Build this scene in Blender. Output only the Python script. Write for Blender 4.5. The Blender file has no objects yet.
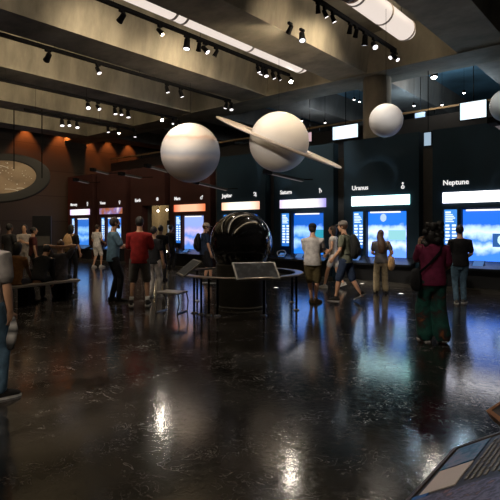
import bpy, bmesh, math, random
from mathutils import Vector, Matrix, noise
random.seed(7)
V = Vector
sc = bpy.context.scene
COL = sc.collection
CAMH = 1.6
YAW = math.radians(40.5)
Fw = V((-math.sin(YAW), math.cos(YAW), 0)); Rt = V((math.cos(YAW), math.sin(YAW), 0))
FL, HX, HY = 491.0, 250.0, 228.0

def at(px, py, D):
    p = Fw*D + Rt*((px-HX)/FL*D); p.z = CAMH + (HY-py)/FL*D; return p
def ground(px, py): return at(px, py, CAMH*FL/(py-HY))
def on_y(px, py, Y):
    u = (px-HX)/FL; return at(px, py, Y/(Fw.y+Rt.y*u))
def on_track(px, X):
    u = (px-HX)/FL; return X*(u*Fw.x-Rt.x)/(Rt.y-u*Fw.y)

# ---------------------------------------------------------------- materials
MATS = {}
def nt(name):
    m = bpy.data.materials.new(name); m.use_nodes = True
    return m, m.node_tree.nodes, m.node_tree.links, m.node_tree.nodes['Principled BSDF']
def mat(name, col, rough=.6, metal=0., var=.12, scale=8., bump=.0, emit=None, es=1., spec=.5):
    if name in MATS: return MATS[name]
    m, N, L, b = nt(name)
    b.inputs['Roughness'].default_value = rough; b.inputs['Metallic'].default_value = metal
    b.inputs['Specular IOR Level'].default_value = spec
    tc = N.new('ShaderNodeTexCoord'); nz = N.new('ShaderNodeTexNoise'); nz.inputs['Scale'].default_value = scale; nz.inputs['Detail'].default_value = 4
    L.new(tc.outputs['Object'], nz.inputs['Vector'])
    rp = N.new('ShaderNodeValToRGB')
    rp.color_ramp.elements[0].position = .3; rp.color_ramp.elements[1].position = .7
    rp.color_ramp.elements[0].color = [c*(1-var) for c in col]+[1]; rp.color_ramp.elements[1].color = [min(1, c*(1+var)) for c in col]+[1]
    L.new(nz.outputs['Fac'], rp.inputs['Fac']); L.new(rp.outputs['Color'], b.inputs['Base Color'])
    if bump:
        bp = N.new('ShaderNodeBump'); bp.inputs['Strength'].default_value = bump; bp.inputs['Distance'].default_value = .02
        L.new(nz.outputs['Fac'], bp.inputs['Height']); L.new(bp.outputs['Normal'], b.inputs['Normal'])
    if emit:
        b.inputs['Emission Color'].default_value = list(emit)+[1]; b.inputs['Emission Strength'].default_value = es
    MATS[name] = m; return m
def glow(name, col, s): return mat(name, (.02, .02, .02), .5, emit=col, es=s)
def cloth(name, col, var=.25): return mat(name, col, .9, 0, var, 14, .25, spec=.2)
def skin(tone): return mat('skin_%02d' % int(tone[0]*100), tone, .55, 0, .08, 6)

def floor_mat():
    m, N, L, b = nt('dark_worn_floor')
    tc = N.new('ShaderNodeTexCoord'); mp = N.new('ShaderNodeMapping'); L.new(tc.outputs['Object'], mp.inputs['Vector'])
    def noise_(s, d, dist=0):
        n = N.new('ShaderNodeTexNoise'); n.inputs['Scale'].default_value = s; n.inputs['Detail'].default_value = d; n.inputs['Distortion'].default_value = dist
        L.new(mp.outputs['Vector'], n.inputs['Vector']); return n
    def ramp(fac, stops):
        r = N.new('ShaderNodeValToRGB'); e = r.color_ramp.elements
        while len(e) < len(stops): e.new(.5)
        for el, (p, c) in zip(e, stops): el.position = p; el.color = (c, c, c, 1) if not isinstance(c, tuple) else c+(1,)
        L.new(fac, r.inputs['Fac']); return r
    a = noise_(2.4, 9); base = ramp(a.outputs['Fac'], [(.34, (.010, .009, .0085)), (.66, (.040, .034, .029))])
    s1 = noise_(3.2, 3, 1.6); v = ramp(s1.outputs['Fac'], [(.492, 0.), (.5, 1.), (.508, 0.)])     # curling pale veins
    s2 = noise_(1.6, 5); gate = ramp(s2.outputs['Fac'], [(.52, 0.), (.66, 1.)])
    s3 = noise_(30, 3); sp = ramp(s3.outputs['Fac'], [(.62, 0.), (.74, 1.)])
    s6 = noise_(6.5, 5, 2.2); v2 = ramp(s6.outputs['Fac'], [(.485, 0.), (.5, .75), (.515, 0.)]); s7 = noise_(2.7, 4); gate2 = ramp(s7.outputs['Fac'], [(.44, 0.), (.62, 1.)])
    mv = N.new('ShaderNodeMath'); mv.operation = 'MULTIPLY'; L.new(v2.outputs[0], mv.inputs[0]); L.new(gate2.outputs[0], mv.inputs[1])
    mu0 = N.new('ShaderNodeMath'); mu0.operation = 'MULTIPLY'; L.new(v.outputs[0], mu0.inputs[0]); L.new(gate.outputs[0], mu0.inputs[1])
    mu = N.new('ShaderNodeMath'); mu.operation = 'MAXIMUM'; L.new(mu0.outputs[0], mu.inputs[0]); L.new(mv.outputs[0], mu.inputs[1])
    m2 = N.new('ShaderNodeMath'); m2.operation = 'MULTIPLY_ADD'; L.new(sp.outputs[0], m2.inputs[0]); m2.inputs[1].default_value = .10; L.new(mu.outputs[0], m2.inputs[2])
    mix = N.new('ShaderNodeMix'); mix.data_type = 'RGBA'; L.new(m2.outputs[0], mix.inputs['Factor']); L.new(base.outputs[0], mix.inputs['A']); mix.inputs['B'].default_value = (.30, .27, .25, 1)
    br = N.new('ShaderNodeTexBrick'); br.inputs['Scale'].default_value = 1; br.inputs['Brick Width'].default_value = 1.8; br.inputs['Row Height'].default_value = .9
    br.inputs['Mortar Size'].default_value = .009; br.inputs['Color1'].default_value = (1, 1, 1, 1); br.inputs['Color2'].default_value = (.8, .8, .8, 1); br.inputs['Mortar'].default_value = (.35, .35, .35, 1)
    L.new(mp.outputs['Vector'], br.inputs['Vector'])
    m3 = N.new('ShaderNodeMix'); m3.data_type = 'RGBA'; m3.blend_type = 'MULTIPLY'; m3.inputs['Factor'].default_value = 1
    L.new(mix.outputs['Result'], m3.inputs['A']); L.new(br.outputs['Color'], m3.inputs['B']); L.new(m3.outputs['Result'], b.inputs['Base Color'])
    s5 = noise_(14, 6, .6); rr = ramp(s5.outputs['Fac'], [(.32, .09), (.6, .15), (.78, .26)])
    ma = N.new('ShaderNodeMath'); ma.operation = 'MULTIPLY_ADD'; L.new(m2.outputs[0], ma.inputs[0]); ma.inputs[1].default_value = .3; L.new(rr.outputs[0], ma.inputs[2]); L.new(ma.outputs[0], b.inputs['Roughness'])
    bp = N.new('ShaderNodeBump'); bp.inputs['Strength'].default_value = .08; bp.inputs['Distance'].default_value = .008
    s4 = noise_(22, 6, .5); L.new(s4.outputs['Fac'], bp.inputs['Height']); L.new(bp.outputs['Normal'], b.inputs['Normal'])
    b.inputs['Specular IOR Level'].default_value = .8
    return m
def concrete(name, c0, c1):
    m, N, L, b = nt(name)
    tc = N.new('ShaderNodeTexCoord'); mp = N.new('ShaderNodeMapping'); L.new(tc.outputs['Object'], mp.inputs['Vector'])
    mp.inputs['Scale'].default_value = (1, 1.6, .5)
    n = N.new('ShaderNodeTexNoise'); n.inputs['Scale'].default_value = .9; n.inputs['Detail'].default_value = 8; n.inputs['Roughness'].default_value = .65
    L.new(mp.outputs['Vector'], n.inputs['Vector'])
    r = N.new('ShaderNodeValToRGB'); r.color_ramp.elements[0].position = .3; r.color_ramp.elements[1].position = .72
    r.color_ramp.elements[0].color = c0+(1,); r.color_ramp.elements[1].color = c1+(1,)
    L.new(n.outputs['Fac'], r.inputs['Fac']); L.new(r.outputs[0], b.inputs['Base Color']); b.inputs['Roughness'].default_value = .85
    bp = N.new('ShaderNodeBump'); bp.inputs['Strength'].default_value = .3; bp.inputs['Distance'].default_value = .03
    L.new(n.outputs['Fac'], bp.inputs['Height']); L.new(bp.outputs['Normal'], b.inputs['Normal'])
    return m
def block_wall(name, c):
    m, N, L, b = nt(name)
    tc = N.new('ShaderNodeTexCoord'); mp = N.new('ShaderNodeMapping'); L.new(tc.outputs['Object'], mp.inputs['Vector'])
    mp.inputs['Rotation'].default_value = (math.pi/2, 0, math.pi/2)
    br = N.new('ShaderNodeTexBrick'); br.inputs['Scale'].default_value = 1; br.inputs['Brick Width'].default_value = 1.3; br.inputs['Row Height'].default_value = .42; br.inputs['Mortar Size'].default_value = .02
    br.inputs['Color1'].default_value = c+(1,); br.inputs['Color2'].default_value = tuple(x*.75 for x in c)+(1,); br.inputs['Mortar'].default_value = tuple(x*.45 for x in c)+(1,)
    L.new(mp.outputs['Vector'], br.inputs['Vector']); L.new(br.outputs['Color'], b.inputs['Base Color']); b.inputs['Roughness'].default_value = .85
    return m
def bands(name, stops, axis=2, scale=1., dist=.5, nscale=2., emit=0, rough=.55):
    """colour bands along an object axis (-scale..scale), distorted by noise; as surface colour or as a lit picture"""
    m, N, L, b = nt(name)
    tc = N.new('ShaderNodeTexCoord'); sp = N.new('ShaderNodeSeparateXYZ'); L.new(tc.outputs['Object'], sp.inputs[0])
    n = N.new('ShaderNodeTexNoise'); n.inputs['Scale'].default_value = nscale; n.inputs['Detail'].default_value = 6; L.new(tc.outputs['Object'], n.inputs['Vector'])
    a = N.new('ShaderNodeMapRange'); a.inputs[1].default_value = -scale; a.inputs[2].default_value = scale; L.new(sp.outputs[axis], a.inputs[0])
    ad = N.new('ShaderNodeMath'); ad.operation = 'MULTIPLY_ADD'; L.new(n.outputs['Fac'], ad.inputs[0]); ad.inputs[1].default_value = dist
    su = N.new('ShaderNodeMath'); su.operation = 'SUBTRACT'; L.new(a.outputs[0], su.inputs[0]); su.inputs[1].default_value = dist*.5; L.new(su.outputs[0], ad.inputs[2])
    r = N.new('ShaderNodeValToRGB'); e = r.color_ramp.elements
    while len(e) < len(stops): e.new(.5)
    for el, (p, c) in zip(e, stops): el.position = p; el.color = tuple(c)+(1,)
    L.new(ad.outputs[0], r.inputs['Fac']); b.inputs['Roughness'].default_value = rough
    if emit:
        b.inputs['Base Color'].default_value = (.01, .01, .01, 1)
        L.new(r.outputs[0], b.inputs['Emission Color']); b.inputs['Emission Strength'].default_value = emit
    else: L.new(r.outputs[0], b.inputs['Base Color'])
    return m
def patchy(name, cols, scale, rough=.8, emit=0, dist=0):
    m, N, L, b = nt(name)
    tc = N.new('ShaderNodeTexCoord'); n = N.new('ShaderNodeTexNoise'); n.inputs['Scale'].default_value = scale; n.inputs['Detail'].default_value = 3; n.inputs['Distortion'].default_value = dist
    L.new(tc.outputs['Object'], n.inputs['Vector'])
    r = N.new('ShaderNodeValToRGB'); e = r.color_ramp.elements
    while len(e) < len(cols): e.new(.5)
    k = len(cols)
    for i, (el, c) in enumerate(zip(e, cols)): el.position = .3+.4*i/(k-1); el.color = tuple(c)+(1,)
    L.new(n.outputs['Fac'], r.inputs['Fac']); b.inputs['Roughness'].default_value = rough
    if emit:
        b.inputs['Base Color'].default_value = (.01, .01, .01, 1); L.new(r.outputs[0], b.inputs['Emission Color']); b.inputs['Emission Strength'].default_value = emit
    else: L.new(r.outputs[0], b.inputs['Base Color'])
    return m

BLACK = mat('black_metal', (.004, .004, .0045), .75, spec=.08)
DARK = mat('dark_grey_paint', (.03, .03, .031), .5)
STEEL = mat('brushed_steel', (.45, .45, .46), .3, .9)
WHITE_LIT = glow('white_lit', (1, .98, .96), 1.3)

# ---------------------------------------------------------------- mesh helpers
class MB:
    def __init__(s): s.bm = bmesh.new(); s.mi = 0
    def _f(s, vs):
        try:
            f = s.bm.faces.new(vs); f.material_index = s.mi
        except ValueError: pass
    def box(s, a, b, M=None, bev=0):
        a, b = V(a), V(b); c = (a+b)/2; d = b-a
        r = bmesh.ops.create_cube(s.bm, size=1, matrix=(M or Matrix())@Matrix.Translation(c)@Matrix.Diagonal((abs(d.x), abs(d.y), abs(d.z), 1)))
        fs = {f for v in r['verts'] for f in v.link_faces}
        for f in fs: f.material_index = s.mi
        if bev: bmesh.ops.bevel(s.bm, geom=list({e for f in fs for e in f.edges}), offset=bev, segments=2, affect='EDGES', profile=.5)
        return s
    def prism(s, pts2, y0, y1, M=None, axes='xz'):
        """outline pts2 extruded along the third axis"""
        M = M or Matrix()
        def P(p, t): return M @ (V((p[0], t, p[1])) if axes == 'xz' else V((t, p[0], p[1])) if axes == 'yz' else V((p[0], p[1], t)))
        A = [s.bm.verts.new(P(p, y0)) for p in pts2]; B = [s.bm.verts.new(P(p, y1)) for p in pts2]
        n = len(A); s._f(A[::-1]); s._f(B)
        for i in range(n): s._f([A[i], A[(i+1) % n], B[(i+1) % n], B[i]])
        return s
    def tube(s, pts, rad, side=None, n=12, cap=True, round_=True):
        pts = [V(p) for p in pts]
        rad = [(r, r) if not isinstance(r, (tuple, list)) else r for r in (rad if isinstance(rad, list) else [rad]*len(pts))]
        if round_ and cap:
            t0 = (pts[1]-pts[0]).normalized(); t1 = (pts[-1]-pts[-2]).normalized()
            r0, r1 = min(rad[0]), min(rad[-1])
            pre = [(pts[0]-t0*r0*k, tuple(x*q for x in rad[0])) for k, q in ((.95, .25), (.7, .7))]
            post = [(pts[-1]+t1*r1*k, tuple(x*q for x in rad[-1])) for k, q in ((.7, .7), (.95, .25))]
            seq = pre+list(zip(pts, rad))+post; pts = [p for p, _ in seq]; rad = [r for _, r in seq]
        rings = []; m = len(pts); last = None
        for i in range(m):
            t = (pts[min(i+1, m-1)]-pts[max(i-1, 0)]).normalized()
            sd = V(side) if side else (last if last else V((1, 0, 0)) if abs(t.x) < .9 else V((0, 1, 0)))
            a = sd-t*sd.dot(t)
            if a.length < 1e-4: a = t.orthogonal()
            a.normalize(); b = t.cross(a); last = a
            rings.append([s.bm.verts.new(pts[i]+a*rad[i][0]*math.cos(2*math.pi*k/n)+b*rad[i][1]*math.sin(2*math.pi*k/n)) for k in range(n)])
        for A, B in zip(rings, rings[1:]):
            for k in range(n): s._f([A[k], A[(k+1) % n], B[(k+1) % n], B[k]])
        if cap: s._f(rings[0][::-1]); s._f(rings[-1])
        return s
    def cyl(s, a, b, r, n=20): return s.tube([a, b], [r if not isinstance(r, tuple) else r[0], r if not isinstance(r, tuple) else r[1]], n=n, round_=False)
    def lathe(s, prof, c=(0, 0, 0), n=40, M=None):
        c = V(c); M = M or Matrix(); R = []
        for r, z in prof: R.append([s.bm.verts.new(M@(c+V((max(r, 1e-4)*math.cos(2*math.pi*k/n), max(r, 1e-4)*math.sin(2*math.pi*k/n), z)))) for k in range(n)])
        for A, B in zip(R, R[1:]):
            for k in range(n): s._f([A[k], A[(k+1) % n], B[(k+1) % n], B[k]])
        if prof[0] != prof[-1]: s._f(R[0][::-1]); s._f(R[-1])
        return s
    def ball(s, c, r, M=None, sub=3, nz=0, nscale=6):
        r = V((r, r, r)) if not isinstance(r, (tuple, Vector)) else V(r)
        T = (M or Matrix())@Matrix.Translation(c)
        g = bmesh.ops.create_icosphere(s.bm, subdivisions=sub, radius=1)
        for v in g['verts']:
            k = 1+nz*noise.noise(v.co*nscale) if nz else 1
            v.co = T@V((v.co.x*r.x*k, v.co.y*r.y*k, v.co.z*r.z*k))
        for f in {f for v in g['verts'] for f in v.link_faces}: f.material_index = s.mi
        return s
    def mesh(s, name):
        bmesh.ops.recalc_face_normals(s.bm, faces=s.bm.faces)
        me = bpy.data.meshes.new(name); s.bm.to_mesh(me); s.bm.free(); return me
    def build(s, name, m, parent=None, smooth=False, loc=None, label=None):
        me = s.mesh(name)
        for q in (m if isinstance(m, list) else [m]): me.materials.append(q)
        if smooth: smooth_by_angle(me, smooth)
        o = bpy.data.objects.new(name, me); COL.objects.link(o)
        if parent: o.parent = parent
        if loc is not None: o.location = loc
        if label: o['label'] = label
        return o
def smooth_by_angle(me, ang=40):
    if ang is True: ang = 180
    for p in me.polygons: p.use_smooth = True
    if ang < 180:
        b = bmesh.new(); b.from_mesh(me)
        for e in b.edges:
            if len(e.link_faces) == 2 and e.calc_face_angle(0) > math.radians(ang): e.smooth = False
        b.to_mesh(me); b.free()
def thing(name, label, cat, loc=(0, 0, 0), rz=0, group=None):
    o = bpy.data.objects.new(name, None); COL.objects.link(o); o.empty_display_size = .1
    o.location = loc; o.rotation_euler = (0, 0, rz); return tag(o, label, cat, group)
def tag(o, label, cat, group=None):
    o['label'] = label; o['category'] = cat
    if group: o['group'] = group
    return o
def struct(o, label=None):
    o['kind'] = 'structure'
    if label: o['label'] = label
    return o
def remesh(mb, vox, it=3):
    me = mb.mesh('tmp'); o = bpy.data.objects.new('tmp', me); COL.objects.link(o)
    r = o.modifiers.new('r', 'REMESH'); r.mode = 'VOXEL'; r.voxel_size = vox; r.use_smooth_shade = True
    sm = o.modifiers.new('s', 'SMOOTH'); sm.iterations = it; sm.factor = .5
    dg = bpy.context.evaluated_depsgraph_get(); dg.update()
    out = bpy.data.meshes.new_from_object(o.evaluated_get(dg))
    bpy.data.objects.remove(o); bpy.data.meshes.remove(me); return out
def mesh_obj(name, me, mats, parent=None, label=None):
    me.materials.clear()
    for q in (mats if isinstance(mats, list) else [mats]): me.materials.append(q)
    for p in me.polygons: p.use_smooth = True
    o = bpy.data.objects.new(name, me); me.name = name; COL.objects.link(o)
    if parent: o.parent = parent
    if label: o['label'] = label
    return o
def text(name, s, size, loc, m, parent=None, ext=.006, label=None):
    cu = bpy.data.curves.new('t', 'FONT'); cu.body = s; cu.size = size; cu.extrude = ext; cu.resolution_u = 3
    cu.offset = size*.022
    t = bpy.data.objects.new('t', cu); COL.objects.link(t)
    dg = bpy.context.evaluated_depsgraph_get(); dg.update()
    me = bpy.data.meshes.new_from_object(t.evaluated_get(dg)); bpy.data.objects.remove(t)
    me.transform(Matrix.Translation(loc)@Matrix.Rotation(math.pi/2, 4, 'X'))
    me.materials.clear(); me.materials.append(m)
    o = bpy.data.objects.new(name, me); COL.objects.link(o); o.parent = parent
    if label: o['label'] = label
    return o

# ---------------------------------------------------------------- camera and view
cam = bpy.data.cameras.new('camera'); cam.lens = FL/500*36; cam.sensor_width = 36; cam.shift_y = -(250-HY)/500
co = bpy.data.objects.new('camera', cam); COL.objects.link(co); co.location = (0, 0, CAMH); co.rotation_euler = (math.pi/2, 0, YAW)
cam.clip_end = 200; cam.clip_start = .05
sc.camera = co
sc.view_settings.view_transform = 'Standard'; sc.view_settings.look = 'None'; sc.view_settings.gamma = 1; sc.view_settings.exposure = 0
w = bpy.data.worlds.new('dim_room'); sc.world = w; w.use_nodes = True
w.node_tree.nodes['Background'].inputs[0].default_value = (1, .85, .7, 1); w.node_tree.nodes['Background'].inputs[1].default_value = .016
sc.cycles.use_denoising = True; sc.cycles.max_bounces = 6; sc.cycles.sample_clamp_indirect = 4

# ---------------------------------------------------------------- the setting
YW = 13.3          # face of the planet wall
XL = -24.3         # far left wall
ZB, ZS = 6.2, 7.35 # beam underside, slab
FLOOR = floor_mat()
struct(MB().box((-26, -4, -.2), (6, 27, 0)).build('floor', FLOOR))
CONC = concrete('warm_concrete', (.13, .118, .092), (.33, .30, .235))
CONCD = concrete('grey_concrete', (.12, .105, .09), (.25, .22, .19))
struct(MB().box((-26, -4, ZS), (6, 14.65, ZS+.3)).build('ceiling', CONC))
struct(MB().box((-26, 14.65, 7.2), (6, 27, 7.5)).build('ceiling', mat('blue_lit_slab', (.10, .19, .25), .6, 0, .5, .7)))  # blue gallery light is put into the slab colour
struct(MB().box((XL-.3, -4, 0), (XL, 27, ZS+.3)).build('wall_left', block_wall('brown_block_wall', (.055, .044, .035))))
struct(MB().box((-26, 26.6, 0), (6, 27, 7.5)).build('wall_far', mat('dark_far_wall', (.035, .032, .03), .8)))
for k in range(-1, 6):                       # deep concrete beams running toward the planet wall
    x1 = -3.04-3.81*k; x0 = x1-1.2
    b = MB().prism([(x0, ZB), (x1, ZB), (x1+.16, ZS), (x0-.16, ZS)], -4, 13.35)
    struct(b.build('ceiling_beam', CONC), 'deep concrete ceiling beam')
struct(MB().box((-26, 13.35, ZB-.02), (6, 14.65, 7.6)).build('ceiling_girder', CONC), 'concrete cross girder above the planet wall')
# the beams run on over the gallery
for k in range(-1, 6):
    x1 = -3.04-3.81*k
    struct(MB().prism([(x1-1.2, 6.3), (x1, 6.3), (x1+.1, 7.22), (x1-1.3, 7.22)], 14.65, 26.6).build('gallery_beam', CONCD), 'concrete beam running on over the gallery behind the planet wall')
c = on_y(377, 100, 14.0)
struct(MB().lathe([(.42, 0), (.42, ZB+.02)], (c.x, 14.0, 0), 48).build('concrete_column', CONC, smooth=40), 'round concrete column behind the planet wall')
# partition behind the displays with the doorway under the Earth sign
PART = mat('grey_partition', (.075, .07, .068), .7)
DX0, DX1 = -17.55, -15.8
b = MB()
b.box((XL, 13.62, 0), (DX0, 13.76, 3.8)); b.box((DX1, 13.62, 0), (5, 13.76, 3.8)); b.box((DX0, 13.62, 2.58), (DX1, 13.76, 3.8))
struct(b.build('wall_back', PART), 'grey partition the planet displays stand against')
# lit corridor through the doorway
BEIGE = mat('beige_plaster', (.42, .34, .22), .8)
struct(MB().box((-24, 18.2, 0), (-14.5, 18.4, 3.6)).build('wall_corridor', mat('dim_plaster', (.12, .1, .075), .8)))
struct(MB().box((-24, 13.76, 3.6), (-13.5, 18.4, 3.8)).build('ceiling', DARK))
struct(MB().box((-20.85, 16.4, 0), (-20.2, 17.0, 3.6)).build('corridor_column', BEIGE), 'beige square pillar in the corridor')

# ---------------------------------------------------------------- planet displays
NAVY = mat('navy_panel', (.005, .028, .052), .85, 0, .15, 1.5)
MAROON = mat('maroon_panel', (.042, .008, .006), .8, 0, .15, 1.5)
DESK = mat('dark_desk', (.02, .024, .03), .25)
TXT = glow('white_lettering', (1, .97, .95), .9)
ICON = glow('pale_screen_text', (.75, .9, 1), 1.4)
def strip_mat(name, a, mid, e, s):
    return bands(name, [(0, a), (.24, mid), (.74, mid), (1, e)], 0, .9, .12, 3, s)
def screen_mat(name, top, hi, lo, s):
    return bands(name, [(0, lo), (.16, lo), (.3, hi), (.42, lo), (.55, hi), (.66, tuple(.5*(a+b) for a, b in zip(hi, lo))), (.72, top), (1, top)], 2, .7, .32, 3.2, s)
def symbol(kind):
    b = MB()
    def ring(cx, cz, r): b.tube([(cx+r*math.cos(2*math.pi*k/20), 0, cz+r*math.sin(2*math.pi*k/20)) for k in range(21)], .012, side=(0, 1, 0), n=6, round_=False)
    def ln(x0, z0, x1, z1): b.tube([(x0, 0, z0), (x1, 0, z1)], .012, n=6, round_=False)
    def arc(cx, cz, r, a0, a1): b.tube([(cx+r*math.cos(a0+(a1-a0)*k/10), 0, cz+r*math.sin(a0+(a1-a0)*k/10)) for k in range(11)], .012, side=(0, 1, 0), n=6, round_=False)
    pi = math.pi
    if kind == 'Mercury': ring(0, .09, .04); arc(0, .17, .04, pi, 2*pi); ln(0, .05, 0, -.03); ln(-.03, .01, .03, .01)
    if kind == 'Venus': ring(0, .09, .045); ln(0, .045, 0, -.03); ln(-.03, .01, .03, .01)
    if kind == 'Earth': ring(0, .07, .06); ln(0, .01, 0, .13); ln(-.06, .07, .06, .07)
    if kind == 'Mars': ring(-.01, .05, .045); ln(.02, .08, .07, .14); ln(.07, .14, .03, .135); ln(.07, .14, .065, .1)
    if kind == 'Jupiter': arc(-.02, .1, .04, pi, -pi/2); ln(-.05, .03, .07, .03); ln(.045, .14, .045, -.02)
    if kind == 'Saturn': ln(-.03, .15, -.03, -.01); ln(-.06, .12, 0, .12); arc(0, .05, .035, pi*.9, -pi*.4)
    if kind == 'Uranus': ring(0, .03, .04); b.ball((0, 0, .03), .014, sub=1); ln(0, .07, 0, .16); ln(0, .165, -.025, .13); ln(0, .165, .025, .13)
    if kind == 'Neptune': arc(0, .12, .05, pi, 2*pi); ln(0, .15, 0, -.03); ln(-.03, .01, .03, .01)
    return b
PL = [  # name, panel colour, light sign, screen colours
 ('Neptune', NAVY, strip_mat('sign_neptune', (.80, .80, 1), (1, .97, 1), (.9, .92, 1), 3.2), screen_mat('screen_neptune', (.01, .09, .45), (.42, .56, 1), (.03, .14, .62), 2.3)),
 ('Uranus', NAVY, strip_mat('sign_uranus', (.78, 1, .97), (.62, .97, 1), (.5, 1, .95), 3.4), screen_mat('screen_uranus', (.01, .11, .50), (.46, .58, 1), (.09, .22, .80), 2.2)),
 ('Saturn', NAVY, strip_mat('sign_saturn', (.62, .52, .8), (1, .97, 1), (.30, .26, .62), 1.4), screen_mat('screen_saturn', (.005, .07, .35), (.25, .42, .95), (.01, .13, .52), 2.1)),
 ('Jupiter', NAVY, strip_mat('sign_jupiter', (.95, .45, .25), (1, .90, .76), (.85, .42, .28), 1.5), screen_mat('screen_jupiter', (.02, .1, .45), (.4, .55, .95), (.03, .15, .6), 1.1)),
 ('Mars', MAROON, strip_mat('sign_mars', (.8, .13, .05), (1, .5, .3), (.85, .2, .07), 1.3), screen_mat('screen_mars', (.30, .42, .95), (.62, .52, .8), (.10, .28, .85), 1.2)),
 ('Earth', MAROON, None, None),
 ('Venus', MAROON, patchy('sign_venus', [(.30, .05, .03), (.45, .16, .08), (.30, .2, .5), (.9, .75, .9)], 2.6, emit=.9), screen_mat('screen_venus', (.05, .22, .8), (.55, .75, 1), (.06, .25, .8), 1.2)),
 ('Mercury', MAROON, strip_mat('sign_mercury', (.75, .55, .9), (1, .92, .98), (.8, .6, .85), 1.4), screen_mat('screen_mercury', (.03, .16, .6), (.3, .6, 1), (.04, .22, .75), 1.2)),
]
NOTE = {'Neptune': 'white light sign, nearest at the right', 'Uranus': 'mint white sign and moon picture',
        'Saturn': 'lilac edged light sign, right of the black globe', 'Jupiter': 'peach light sign, behind the black globe',
        'Mars': 'orange light sign beside the doorway', 'Venus': 'brown and purple cloudy light sign',
        'Mercury': 'pinkish light sign, farthest left of the planet wall'}
for k, (nm, pc, sm_, scm) in enumerate(PL):
    X = -4.59-2.71*k
    navy = 'dark navy' if pc is NAVY else 'dark maroon'
    if nm == 'Earth':
        t = thing('planet_sign_wall', 'dark maroon Earth panel forming the header and post of the open doorway', 'display', (X, YW, 0))
        MB().box((-.28, 0, 2.58), (2.06, .3, 4.25)).box((-.28, 0, 0), (.56, .3, 2.58)).build('wall_panel', pc, t)
        text('title', nm, .19, (.06, -.012, 2.76), TXT, t); s = symbol(nm).build('symbol', TXT, t, loc=(1.62, -.012, 2.76))
        continue
    t = thing('planet_display', '%s %s display with %s' % (navy, nm, NOTE[nm]), 'display', (X, YW, 0), group='planet displays along the wall')
    b = MB()   # slab with an opening for the screens
    b.box((-.28, 0, 2.12), (2.06, .3, 4.25)); b.box((-.28, 0, 0), (2.06, .3, .70))
    b.box((-.28, 0, .70), (0, .3, 2.12)); b.box((1.70, 0, .70), (2.06, .3, 2.12)); b.box((.36, 0, .70), (.46, .3, 2.12)); b.box((0, .24, .70), (1.7, .3, 2.12))
    b.build('wall_panel', pc, t)
    text('title', nm, .185, (-.0, -.012, 2.74), TXT, t)
    symbol(nm).build('symbol', TXT, t, loc=(1.60, -.012, 2.72))
    MB().box((-.9, -.03, -.14), (.9, .02, .14)).build('light_sign', sm_, t, loc=(.9, -.005, 2.40))
    mi = MB().box((-.17, -.01, -.55), (.17, .03, .55)).build('information_screen', bands('info_'+nm, [(0, (.02, .16, .62)), (1, (.06, .30, .85))], 2, .55, .15, 3, 1.1), t, loc=(.18, .08, 1.54))
    ib = MB()
    for i in range(5): ib.box((-.14, -.016, .40-.045*i), (.05+.03*((i*7) % 3), -.01, .425-.045*i))
    ib.box((-.14, -.016, .45), (.0, -.01, .50))
    for i in range(7):
        for j in range(2): ib.box((-.14+.17*j, -.016, .10-.09*i), (-.04+.17*j+.02*(i % 2), -.01, .155-.09*i))
    ib.build('screen_text', ICON, mi)
    ms = MB().box((-.60, -.01, -.68), (.60, .03, .68)).build('main_screen', scm, t, loc=(1.07, .14, 1.40))
    if nm == 'Uranus':
        MB().ball((0, 0, 0), (.10, .01, .12), sub=2).build('moon_picture', glow('moon_glow', (.55, .75, 1), 1.0), ms, loc=(-.12, -.012, .50))
        MB().box((0, -.02, -.15), (.52, -.012, .14)).build('caption_box', glow('teal_box', (.35, .78, .85), 1.0), ms, loc=(.04, 0, -.0))
    if nm == 'Neptune':
        MB().box((0, -.02, -.18), (.40, -.012, .16)).build('caption_box', glow('navy_box', (.03, .13, .4), 1.0), ms, loc=(.12, 0, -.1))
        MB().ball((0, 0, 0), (.13, .01, .14), sub=2).build('moon_picture', glow('aqua_moon', (.6, .95, 1), 1.2), ms, loc=(.36, -.022, -.1))
    if nm == 'Saturn':
        MB().box((0, -.02, -.25), (.34, -.012, .15)).build('caption_box', glow('teal_panel', (.03, .4, .55), .9), ms, loc=(.24, 0, .0))
    MB().box((-.50, -.05, -.02), (.42, 0, .02)).build('header_lamp', WHITE_LIT, t, loc=(1.07, .1, 2.06))
    # sloped console desk with its dark base and floor plinth
    MB().prism([(-.45, .60), (0, .76), (0, .70), (-.43, .54)], -.2, 2.0, axes='yz').build('console_desk', DESK, t)
    MB().box((-.15, -.18, .08), (1.95, 0, .66)).build('base', mat('black_base', (.012, .013, .015), .5), t)
    MB().box((-.26, -.5, 0), (2.04, 0, .08)).build('plinth', mat('olive_plinth', (.045, .042, .035), .5), t)
    for j, xx in enumerate((.25, .95)):
        M = Matrix.Translation((xx, -.22, .70))@Matrix.Rotation(math.radians(38), 4, 'X')
        MB().box((-.14, -.11, -.012), (.14, .11, .012), M, .004).build('tablet', BLACK, t)
        MB().box((-.125, -.095, .0125), (.125, .095, .015), M).build('tablet_screen', glow('tablet_glow', (.1, .3, .8), .5), t)
# white ring on the Saturn desk
p = on_y(281, 253, 12.97); M = Matrix.Translation((p.x, 12.99, .715+.06))@Matrix.Rotation(math.radians(60), 4, 'X')
b = MB(); b.tube([M@V((.17*math.cos(a*math.pi/16), .10*math.sin(a*math.pi/16), 0)) for a in range(33)], .016, n=8, round_=False)
tag(b.build('desk_ring', mat('off_white_plastic', (.7, .68, .64), .5), smooth=True), 'off-white ring propped on the Saturn console desk', 'ring')

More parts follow.
